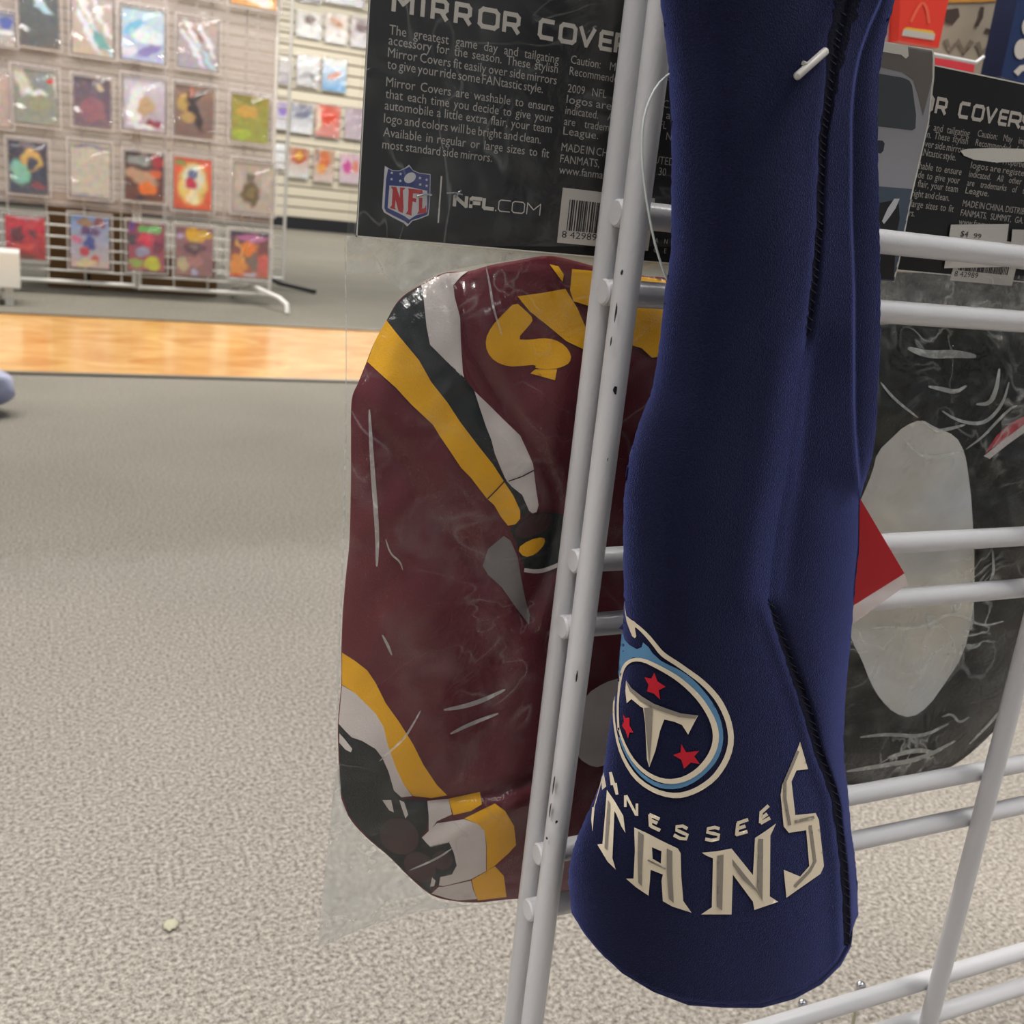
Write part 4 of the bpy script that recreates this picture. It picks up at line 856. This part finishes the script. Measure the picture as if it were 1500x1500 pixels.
hk = tube('peg_hook', [(.3242, YG+.0127, .6375), (.3242, .300, .642), (.3242, .345, .640), (.3242, .350, .648)], .0021, M['white_wire'], None, 10)
tag(hk, 'white peg hook above the second header card at right', 'hook')

# ------------------------------------------------------------------ navy sleeve
TL = smooth_tab([(-60, 962), (0, 967), (50, 974), (103, 980), (207, 984), (372, 983), (434, 973), (504, 966), (576, 955), (612, 938), (666, 922), (720, 914), (800, 913), (864, 914), (930, 912), (980, 909), (1040, 898), (1080, 890), (1130, 884), (1160, 875), (1193, 860), (1222, 847), (1247, 838), (1272, 833), (1300, 833), (1340, 838), (1480, 846)], 10, 2)
TE = smooth_tab([(-60, 1322), (0, 1311), (31, 1303), (72, 1293), (108, 1288), (168, 1286), (240, 1286), (350, 1289), (494, 1290), (566, 1286), (614, 1284), (662, 1279), (691, 1272), (722, 1261), (740, 1259), (798, 1259), (834, 1255), (889, 1250), (942, 1246), (990, 1241), (1040, 1237), (1085, 1236), (1117, 1237), (1160, 1242), (1211, 1246), (1254, 1252), (1295, 1256), (1338, 1257), (1480, 1257)], 8, 1)
TS = smooth_tab([(-60, 1262), (0, 1240), (60, 1226), (100, 1219), (150, 1213), (200, 1206), (260, 1203), (330, 1201), (398, 1195), (446, 1189), (492, 1183), (518, 1177), (566, 1170), (614, 1164), (662, 1157), (710, 1150), (762, 1139), (834, 1129), (875, 1126), (911, 1138), (942, 1150), (978, 1162), (1014, 1176), (1050, 1188), (1099, 1199), (1136, 1214), (1173, 1227), (1220, 1232), (1267, 1238), (1313, 1241), (1400, 1243), (1480, 1243)], 10, 1)
TB = smooth_tab([(-60, 1304), (0, 1289), (36, 1272), (79, 1257), (120, 1249), (168, 1245), (312, 1245), (422, 1249), (590, 1249), (638, 1251), (686, 1255), (715, 1258), (740, 1255), (1000, 1236), (1117, 1233), (1300, 1251), (1480, 1252)], 10, 1)
YE = .2615
def sleeveY(px, py):
    Lx, S, Bx, Ex = lerp_tab(TL, py), lerp_tab(TS, py), lerp_tab(TB, py), lerp_tab(TE, py)
    bul = .0215+.006*sst(900, 1400, py)
    def lobe(u): 
        u2 = max(0, min(1, u*.84)); return max(0, 1-abs(2*u2-1)**2.5)**.62
    hS = lobe(1)*bul
    up = 1-sst(690, 730, py)            # the rear lobe only shows higher up
    crk = sst(470, 560, py)*(1-sst(860, 900, py))
    if px <= S:
        h = lobe((px-Lx)/(S-Lx))*bul
    else:
        t = (px-S)/max(1, (Bx-S)); t = max(0, t)
        drop = .0024*crk*sst(0, .25, t)
        if px <= Bx or up < .01:
            tt = max(0, min(1, (px-S)/max(1, (Ex-S))))
            low = hS*max(0, 1-tt**2.6)**.6
            upp = hS-.0030*t
            h = low*(1-up)+upp*up-drop
        else:
            tt = max(0, min(1, (px-Bx)/max(1, Ex-Bx)))
            low = hS*max(0, 1-min(1, (px-S)/max(1, Ex-S))**2.6)**.6
            k = sst(Bx, Bx+4, px)
            upp = (hS-.0030)*(1-k)+k*.0022*max(0, 1-tt**3)
            h = low*(1-up)+upp*up-drop*(1-k)
    seam = sst(-50, 0, py)*(1-sst(490, 520, py))+sst(865, 900, py)
    d = px-S
    h -= .0013*seam*math.exp(-(d/5.0)**2)
    h += .0009*seam*math.exp(-((d+14)/9.0)**2)*(1 if py > 800 else .3)
    h += .0008*mnoise.noise(Vector((px/120., py/170., 4.4)))*sst(0, 40, px-Lx)*sst(0, 14, Ex-px)
    h += .0012*math.exp(-((px-(S-30))/26.)**2)*sst(430, 520, py)*(1-sst(880, 940, py))
    return YE-max(0, h)
sl_surf = lambda px, py, off=0: at(px, py, sleeveY(px, py)-off)
HEM = smooth_tab([(836, 1338), (850, 1370), (870, 1393), (900, 1420), (930, 1440), (965, 1458), (1000, 1467), (1050, 1472), (1100, 1472), (1140, 1463), (1180, 1448), (1215, 1425), (1240, 1393), (1252, 1365), (1257, 1340)], 8, 6)
sleeve = empty('neoprene_sleeve', at(1050, 1472, .25), 'navy blue neoprene sleeve with a T logo hanging in front of the grid', 'sleeve')
bm = bmesh.new()
cols = []      # (zone, t)
for i in range(47): cols.append((0, (1-math.cos(math.pi*i/46))/2))
for i in range(1, 16): cols.append((1, i/15))
for t in (.03, .06, .09, .12, .18, .3, .45, .6, .75, .86, .94, .98, 1.0): cols.append((2, t))
rows = 190; G = []; rj = random.Random(5)
def colx(z_, t, y):
    a = (lerp_tab(TL, y), lerp_tab(TS, y), lerp_tab(TB, y), lerp_tab(TE, y))
    return a[z_]+(a[z_+1]-a[z_])*t
for j in range(rows+1):
    y0 = -55+1527*j/rows; row = []
    jl = rj.uniform(-.8, .8); jr = rj.uniform(-.9, .9)
    for (z_, t) in cols:
        x = colx(z_, t, y0); k = sst(950, 1472, y0)**1.0*max(0, (y0-950)/522)
        yh = lerp_tab(HEM, 836+(x-lerp_tab(TL, y0))/(lerp_tab(TE, y0)-lerp_tab(TL, y0))*421)
        y = y0+(yh-1472)*k
        x = colx(z_, t, y)
        if j == rows: y += rj.uniform(-1.2, 1.2)
        if (z_, t) == cols[0]: x += jl
        if (z_, t) == cols[-1]: x += jr
        row.append((x, y))
    G.append(row)
nc = len(cols)
V = [[bm.verts.new(sl_surf(x, y)) for x, y in row] for row in G]
bidx = list(range(0, nc, 4)); 
if bidx[-1] != nc-1: bidx.append(nc-1)
for j in range(rows):
    for i in range(nc-1): bm.faces.new((V[j][i], V[j+1][i], V[j+1][i+1], V[j][i+1]))
# back of the tube
BK = []
for j in range(rows+1):
    rr_ = []
    for q, i in enumerate(bidx):
        if q == 0 or q == len(bidx)-1: rr_.append(V[j][i])
        else:
            x, y = G[j][i]; s = math.sin(math.pi*q/(len(bidx)-1)); rr_.append(bm.verts.new(at(x, y, YE+.0060*s**.6)))
    BK.append(rr_)
for j in range(rows):
    for q in range(len(bidx)-1): bm.faces.new((BK[j][q], BK[j][q+1], BK[j+1][q+1], BK[j+1][q]))
so = from_bm('neoprene_body', bm, M['navy'], sleeve, True)
md = so.modifiers.new('thickness', 'SOLIDIFY'); md.thickness = .0024; md.offset = -1
def sd(name, P, m, off=.00025, step=6, holes=(), rnd=0): return decal(name, P, sl_surf, off, m, sleeve, step, holes, rnd)
# seams
seg1 = [(lerp_tab(TS, y)+(2 if y < 150 else 0), y, w_) for y, w_ in ((-40, 34), (0, 36), (30, 34), (60, 28), (100, 22), (140, 17), (200, 13), (260, 10), (330, 9), (400, 8), (450, 7), (492, 3))]
seg2 = [(lerp_tab(TS, y)-2, y, w_) for y, w_ in ((877, 1.5), (911, 5), (942, 9), (978, 12), (1014, 13), (1050, 12), (1099, 11), (1136, 11), (1173, 11), (1220, 10), (1267, 10), (1313, 10), (1360, 9), (1385, 8))]
def rag(seg, rnd): 
    out = []
    for i in range(len(seg)-1):
        for k in range(5):
            t = k/5; out.append((seg[i][0]*(1-t)+seg[i+1][0]*t+rnd.uniform(-1, 1), seg[i][1]*(1-t)+seg[i+1][1]*t, (seg[i][2]*(1-t)+seg[i+1][2]*t)*rnd.uniform(.8, 1.15)))
    return out+[seg[-1]]
rs_ = random.Random(11)
sd('seam_tape', ribbon(rag(seg1, rs_)), M['seam'], .0002, 5); sd('seam_tape', ribbon(rag(seg2, rs_)), M['seam'], .0002, 5)
bm = bmesh.new()
y = 20
while y < 1385:
    if y < 488 or y > 885:
        x = lerp_tab(TS, y); w_ = 4 if y < 488 else 5
        bm_tube(bm, [sl_surf(x-w_, y-3, .0003), sl_surf(x, y, .0007), sl_surf(x+w_, y+3, .0003)], .00015, 5)
    y += rs_.uniform(9, 16)
from_bm('seam_stitches', bm, mat('stitch_thread', (20, 20, 32), .8), sleeve, True, 'stuff')
# emblem
sd('emblem_outer_ring', [
  ribbon(curve_open([(925, 911, 5), (938, 921, 5), (948, 931, 6), (958, 943, 6), (968, 956, 7), (977, 963, 7), (993, 973, 7), (1010, 985, 7), (1025, 996, 7.5), (1040, 1010, 8), (1053, 1026, 8.5), (1063, 1045, 8.5), (1069, 1063, 8.5), (1071.5, 1085, 8.5), (1067, 1106, 8.5), (1058, 1124, 8.5), (1045, 1141, 8.5), (1027, 1154, 8), (1010, 1162, 8), (992, 1166, 8), (970, 1163, 7), (948, 1153, 6.5), (930, 1138, 6), (916, 1117, 5), (906, 1093, 4), (900, 1063, 3), (898.5, 1040, 2.5), (900, 1020, 2)], 1)),
  [(914.5, 878), (915.5, 890), (917.5, 902), (924, 907.5), (930, 911), (934, 916), (930, 920), (932, 932), (930, 935), (926, 932), (922, 922), (918, 911), (915.2, 896)]], M['cream'], .0003, 5)
sd('emblem_flame', [(911, 925), (915, 937), (922, 945), (933, 951), (940, 948), (942, 941), (950, 948), (956, 957), (968, 968), (985, 977), (1000, 986), (1015, 998), (990, 992), (975, 983), (960, 974), (943, 965), (927, 963), (916, 971), (909.5, 981), (907.5, 1000), (905.8, 985), (908, 955)], M['blueprint'], .0003, 5)
sd('emblem_flame_ring', ribbon(curve_open([(965, 972, 6), (985, 981, 9), (1001, 990, 9), (1016, 1002, 9), (1031, 1019, 9), (1043, 1036, 9), (1051, 1055, 10), (1055, 1076, 10), (1053, 1095, 10), (1046, 1112, 10), (1034, 1127, 9), (1018, 1141, 8), (1000, 1150, 8), (980, 1153, 7), (962, 1150, 6), (945, 1140, 5), (930, 1125, 4), (916, 1103, 3), (907, 1080, 2)], 1)), M['blueprint'], .0003, 5)
sd('emblem_inner_ring', ribbon(curve_open([(906, 1070, 3), (904.5, 1040, 3), (906, 1015, 3), (908.5, 995, 4), (912, 980, 4.5), (918, 971, 5), (928, 966, 5), (943, 967, 5.5), (960, 975, 6), (977, 984, 6.5), (993, 994, 7), (1010, 1008, 7.5), (1026, 1025, 8), (1036, 1040, 8), (1044, 1055, 8.5), (1049, 1073, 9), (1048, 1090, 9), (1043, 1104, 9), (1034, 1118, 9), (1021, 1131, 8.5), (1004, 1141, 8), (987, 1145, 7.5), (970, 1144, 7), (953, 1137, 6), (937, 1125, 5), (923, 1108, 4.5), (912, 1085, 3.5), (906, 1066, 3)], 1)), M['cream'], .0005, 5)
STARS = [[(958.5, 985.5), (963, 998), (975, 1006), (965, 1011), (967, 1025), (958, 1016), (948, 1013), (950, 1003), (944, 992), (954, 994)],
 [(912.5, 1046), (916, 1052), (922, 1051), (922, 1063), (928, 1073), (922, 1073), (920, 1082), (916, 1070), (911, 1063), (914, 1057)],
 [(998, 1090), (1005, 1102), (1024, 1100), (1017, 1108), (1025, 1119), (1012, 1117), (1002, 1126), (998, 1113), (986, 1106), (997, 1102)]]
for s_ in STARS: sd('emblem_star', s_, M['redprint'], .0003, 5)
sd('emblem_initial', [(917, 997), (925, 1008), (940, 1020), (958, 1031), (977, 1038), (997, 1045), (1022.5, 1048), (1008, 1076), (999, 1062), (987, 1057), (973, 1054), (967, 1070), (960, 1100), (951, 1124), (947.5, 1112), (946, 1080), (945, 1060), (942, 1037), (938, 1035), (925, 1024), (918, 1030), (916, 1012)], M['cream'], .0003, 5)
sd('emblem_initial_shade', [[(917, 998), (925, 1008), (940, 1020), (958, 1031), (977, 1038), (997, 1045), (1022, 1048), (1019, 1053), (995, 1050.5), (975, 1044), (955, 1037), (938, 1027), (922, 1012)], [(943.5, 1037), (956, 1036), (954.5, 1075), (951, 1122), (947, 1078)]], M['grayprint'], .0005, 5)
# team wordmark
def st_(P, w_): return ribbon(P, w_)
words = [[(894, 1131), (896.5, 1150)], [(894.5, 1132), (903.5, 1163)], [(901.5, 1147), (904, 1164)], [(916, 1165), (916, 1182)], [(917, 1165), (932, 1194)], [(933, 1177), (933, 1195)],
 [(952, 1193), (953, 1211)], [(951, 1193), (966, 1200)], [(952, 1201), (963, 1206)], [(953, 1210), (967, 1216.5)],
 [(1007, 1214), (1000, 1210), (991, 1211), (991, 1216), (1000, 1220), (1007, 1223), (1005, 1229), (996, 1228), (987, 1223)],
 [(1054, 1214), (1047, 1212), (1037, 1214), (1036, 1219), (1045, 1221), (1053, 1223), (1052, 1229), (1042, 1231), (1033, 1229)],
 [(1081, 1206), (1079, 1224)], [(1080, 1206), (1096, 1200.5)], [(1080, 1214), (1092, 1210)], [(1078, 1223), (1095, 1218)],
 [(1115, 1190), (1114, 1206)], [(1114, 1191), (1126, 1180)], [(1115, 1199), (1124, 1192)], [(1114, 1206), (1128, 1198)]]
sd('city_lettering', [ribbon(p, 5.0 if p[0][0] > 945 else 3.8) for p in words], M['cream'], .0003, 5)
A_hole = [(955, 1241), (969, 1247), (968, 1265), (956, 1258)]
sd('team_lettering', [(929, 1212), (947, 1220), (970, 1232), (993, 1243), (997, 1250), (998, 1285), (1001, 1320), (1013, 1337), (985, 1328), (971, 1320), (969, 1290), (971, 1281), (953, 1274), (952, 1290), (950, 1312), (932, 1300), (917, 1287), (928, 1287), (930, 1247)], M['cream'], .0003, 5, holes=[A_hole])
sd('team_lettering', [(889, 1157), (900, 1173), (913, 1195), (916, 1220), (910, 1210), (903, 1193), (900, 1188), (899, 1213), (897, 1257), (902, 1274), (890, 1262), (875, 1237), (882.5, 1236), (886, 1197)], M['cream'], .0003, 5)
sd('team_lettering', [[(867.5, 1182), (871, 1183), (869.5, 1200), (868, 1218), (866, 1200)], [(884, 1131), (888, 1152), (882, 1157), (881, 1146)], ribbon([(870, 1183), (876, 1162), (883, 1136)], 1.2)], M['cream'], .0003, 4)
sd('team_lettering', [(1028, 1249), (1050, 1247), (1071.6, 1243), (1103, 1282), (1106, 1227.5), (1122, 1217), (1137, 1206), (1128.5, 1224), (1127.6, 1313), (1140, 1321), (1105, 1333), (1103, 1321), (1073.5, 1281), (1071.6, 1339.5), (1027, 1339.5), (1042.7, 1329), (1044.5, 1257.4), (1034, 1253)], M['cream'], .0003, 5)
sd('team_lettering', [(1172, 1086.5), (1183.6, 1126.7), (1166.8, 1128.5), (1159.4, 1145), (1165, 1194), (1194.8, 1191), (1199.5, 1201), (1207, 1268.6), (1202, 1280), (1152, 1315), (1148, 1274), (1172, 1284), (1185.5, 1268.6), (1181, 1216), (1155.6, 1220), (1148, 1210.7), (1143.5, 1164), (1146, 1149), (1163, 1112)], M['cream'], .0003, 5)
sd('lettering_shade', [[(935, 1218), (943, 1223), (941, 1263), (940, 1298), (935, 1293), (934, 1250)], [(977, 1243), (985, 1247), (985, 1280), (987, 1323), (980, 1317), (977, 1280)], ribbon([(949, 1260), (975, 1273)], 2.6),
  [(890.5, 1172), (894, 1177), (893, 1200), (889.5, 1245), (885.5, 1242), (888, 1200)],
  [(1051, 1254), (1060, 1252), (1058, 1334), (1050, 1328)], [(1072.5, 1258), (1090, 1280), (1108, 1302), (1116, 1318), (1108, 1306), (1088, 1288), (1074, 1268)], [(1111, 1229), (1118, 1229), (1117, 1321), (1109, 1300)],
  ribbon([(1169, 1100), (1160, 1122), (1150, 1145), (1150, 1170), (1157, 1209)], 4.5), ribbon([(1164, 1204), (1193, 1197)], 4.5), ribbon([(1187, 1209), (1194, 1262), (1186, 1276), (1164, 1299)], 4.5)], M['grayprint'], .0005, 5)
# plastic tag fastener and its clear loop
tf = empty('tag_fastener', sl_surf(1188, 93, .001), 'white plastic tag fastener bar stuck through the navy sleeve', 'fastener')
tube('bar', [sl_surf(1166, 113, .0010), sl_surf(1167, 112, .0012), sl_surf(1209, 75, .0012), sl_surf(1210, 74, .0010)], [.0007, .0011, .0011, .0007], M['tack'], tf, 10)
tube('nub', [sl_surf(1186, 96, .0012), sl_surf(1176, 92, .0006)], .0006, M['tack'], tf, 8)
lp = [at(x, y, Yq) for x, y, Yq in ((990, 104, .262), (980, 108, .2600), (962, 125, .2590), (948, 154, .2588), (941.6, 182, .2588), (940, 216, .2590), (941.6, 252, .2592), (948, 300, .2596), (957, 348, .2600), (966, 380, .2604), (976, 408, .261), (990, 430, .2625))]
tag(tube('clear_loop', [Vector(p) for p in curve_open([tuple(p) for p in lp], 1)], .00034, M['loop'], None, 8), 'thin clear plastic tag loop beside the left edge of the navy sleeve', 'loop')
# red hang tag
rt = empty('hang_tag', at(1290, 850, .2700), 'red hang tag corner poking out from behind the navy sleeve', 'tag')
tsf = lambda px, py, off=0: at(px, py, .2698-off)
def slab_poly(name, P, Y, th, m, parent):
    bm = bmesh.new(); f = [bm.verts.new(at(x, y, Y)) for x, y in P]; g = [bm.verts.new(v.co+Vector((0, th, 0))) for v in f]
    bm.faces.new(f); bm.faces.new(g[::-1])
    for i in range(len(f)): bm.faces.new((f[i], g[i], g[(i+1) % len(f)], f[(i+1) % len(f)]))
    bmesh.ops.recalc_face_normals(bm, faces=bm.faces)
    return from_bm(name, bm, m, parent)
slab_poly('card', [(1325, 840), (1228, 676), (1110, 746), (1210, 912)], .2698, .0005, M['redcard'], rt)
slab_poly('clear_edge', [(1325, 840), (1330, 856), (1290, 884), (1248, 915), (1220, 935), (1208, 912)], .2700, .0003, film_mat('tag_film', .45, .6, 30, .05, .3, col=(232, 214, 212)), rt)
tube('cord', [at(1170, 720, .2700), at(1168, 600, .2705), at(1166, 500, .2700)], .0004, M['loop'], rt, 6)
hk = tube('peg_hook', [(.224, YG+.0125, .6375), (.224, .262, .639), (.224, .20, .637), (.224, .196, .645)], .0021, M['white_wire'], None, 10)
tag(hk, 'white peg hook above the frame holding the navy sleeve', 'hook')

# ------------------------------------------------------------------ goods on the next fixture (top right)
YF = .62
def P3(px, py, Y=YF): return at(px, py, Y)
pan = empty('backing_board', at(1420, 120, YF+.05), 'cream shelf back board with brown lettering at the top right', 'board')
a = P3(1290, 200, YF+.05); c = P3(1640, -120, YF+.05)
box('board', (a.x, YF+.05, a.z-.12), (c.x, YF+.062, c.z+.1), mat('beige_board', (190, 178, 158), .6, var=(30, (178, 166, 146))), pan)
bsf = lambda px, py, off=0: at(px, py, YF+.0495-off)
brn = mat('brown_print', (84, 68, 62), .6)
decal('brown_lettering', [ribbon([(1424+x, y) for x, y in ((15, 10), (13, 25), (6, 38))], 6), ribbon([(1443, 44), (1452, 46), (1463, 44), (1468, 30), (1471, 5)], 6), [(1386, 14), (1404, 12), (1406, 24), (1396, 36), (1384, 32)]], bsf, .0002, brn, pan, 6)
decal('faded_lettering', [ribbon([(1385, 58), (1392, 74), (1404, 60), (1412, 76), (1424, 60)], 8), ribbon([(1432, 62), (1438, 78), (1450, 66), (1462, 80)], 8)], bsf, .0002, mat('faded_print', (140, 126, 110), .6), pan, 6)
decal('orange_band', [(1380, -30), (1385, 4), (1440, 3), (1500, -2), (1500, -40)], bsf, .0002, mat('orange_band', (226, 160, 70), .5), pan, 12)
rb = empty('red_package', at(1350, 70, YF), 'bright red boxed package with a white label band at the top right', 'package')
slab_poly('carton', [(1322, -60), (1400, -50), (1375, 70), (1316, 60)], YF, .03, mat('red_carton', (246, 62, 40), .35, coat=.4), rb)
slab_poly('label_band', [(1324, 43), (1370, 50), (1368, 59), (1321, 52)], YF-.0006, .0005, M['label'], rb)
o = slab_poly('yellow_line', [(1328, 40), (1366, 45), (1370, 50), (1324, 43)], YF-.0006, .0005, mat('yellow_line', (236, 196, 80), .5), rb)
decal('pale_arch', ribbon(curve_open([(1334, 32), (1344, 12), (1352, 2), (1358, 12), (1361, 34)], 1), 4), lambda x, y, off=0: at(x, y, YF-.0004-off), 0, mat('salmon_print', (250, 110, 80), .4), rb, 6)
ph = tube('peg_hook', [P3(1280, 62, YF-.02), P3(1368, 80, YF-.02), P3(1429, 92, YF-.02), P3(1441, 83, YF-.02)], .0013, mat('white_hook', (240, 240, 240), .4), None, 10)
tag(ph, 'white peg hook with upturned tip in front of the red price strip', 'hook')
box_p = slab_poly('price_strip', [(1366, 84), (1428, 93), (1426, 108), (1360, 98)], YF-.01, .002, mat('pink_red_strip', (226, 62, 74), .4), None)
tag(box_p, 'red and pink price strip under the upturned white hook', 'price strip')
bg = empty('blue_package', at(1480, 110, YF), 'dark blue package with white rounded letters at the top right corner', 'package')
slab_poly('carton', [(1497, -30), (1600, -20), (1580, 150), (1466, 112)], YF-.005, .02, mat('dark_blue_carton', (24, 48, 92), .5), bg)
decal('pale_lettering', [ellipse(1496, 72, 10, 15, 10), ribbon([(1488, 108), (1496, 100), (1510, 98)], 9), ellipse(1503, 40, 6, 12)], lambda x, y, off=0: at(x, y, YF-.0055-off), .0002, M['label'], bg, 6)
wp = slab_poly('white_post', [(1300, -60), (1322, -60), (1313, 66), (1286, 62)], YF+.01, .012, mat('white_post', (222, 206, 206), .4), None)
tag(wp, 'white vertical post between the navy sleeve and the red package', 'post')

# a bit of pale lint on the carpet
lp_ = floor_at(250, 1357)
bm = bmesh.new(); bmesh.ops.create_icosphere(bm, subdivisions=3, radius=1)
for v in bm.verts:
    v.co *= 1+.45*mnoise.noise(v.co*2.2); v.co = Vector((v.co.x*.0052+lp_.x, v.co.y*.0062+lp_.y, v.co.z*.0012+.0014))
tag(from_bm('lint', bm, mat('pale_lint', (178, 172, 150), .9), None, True), 'small pale fleck of lint on the carpet left of the clear bag', 'lint')
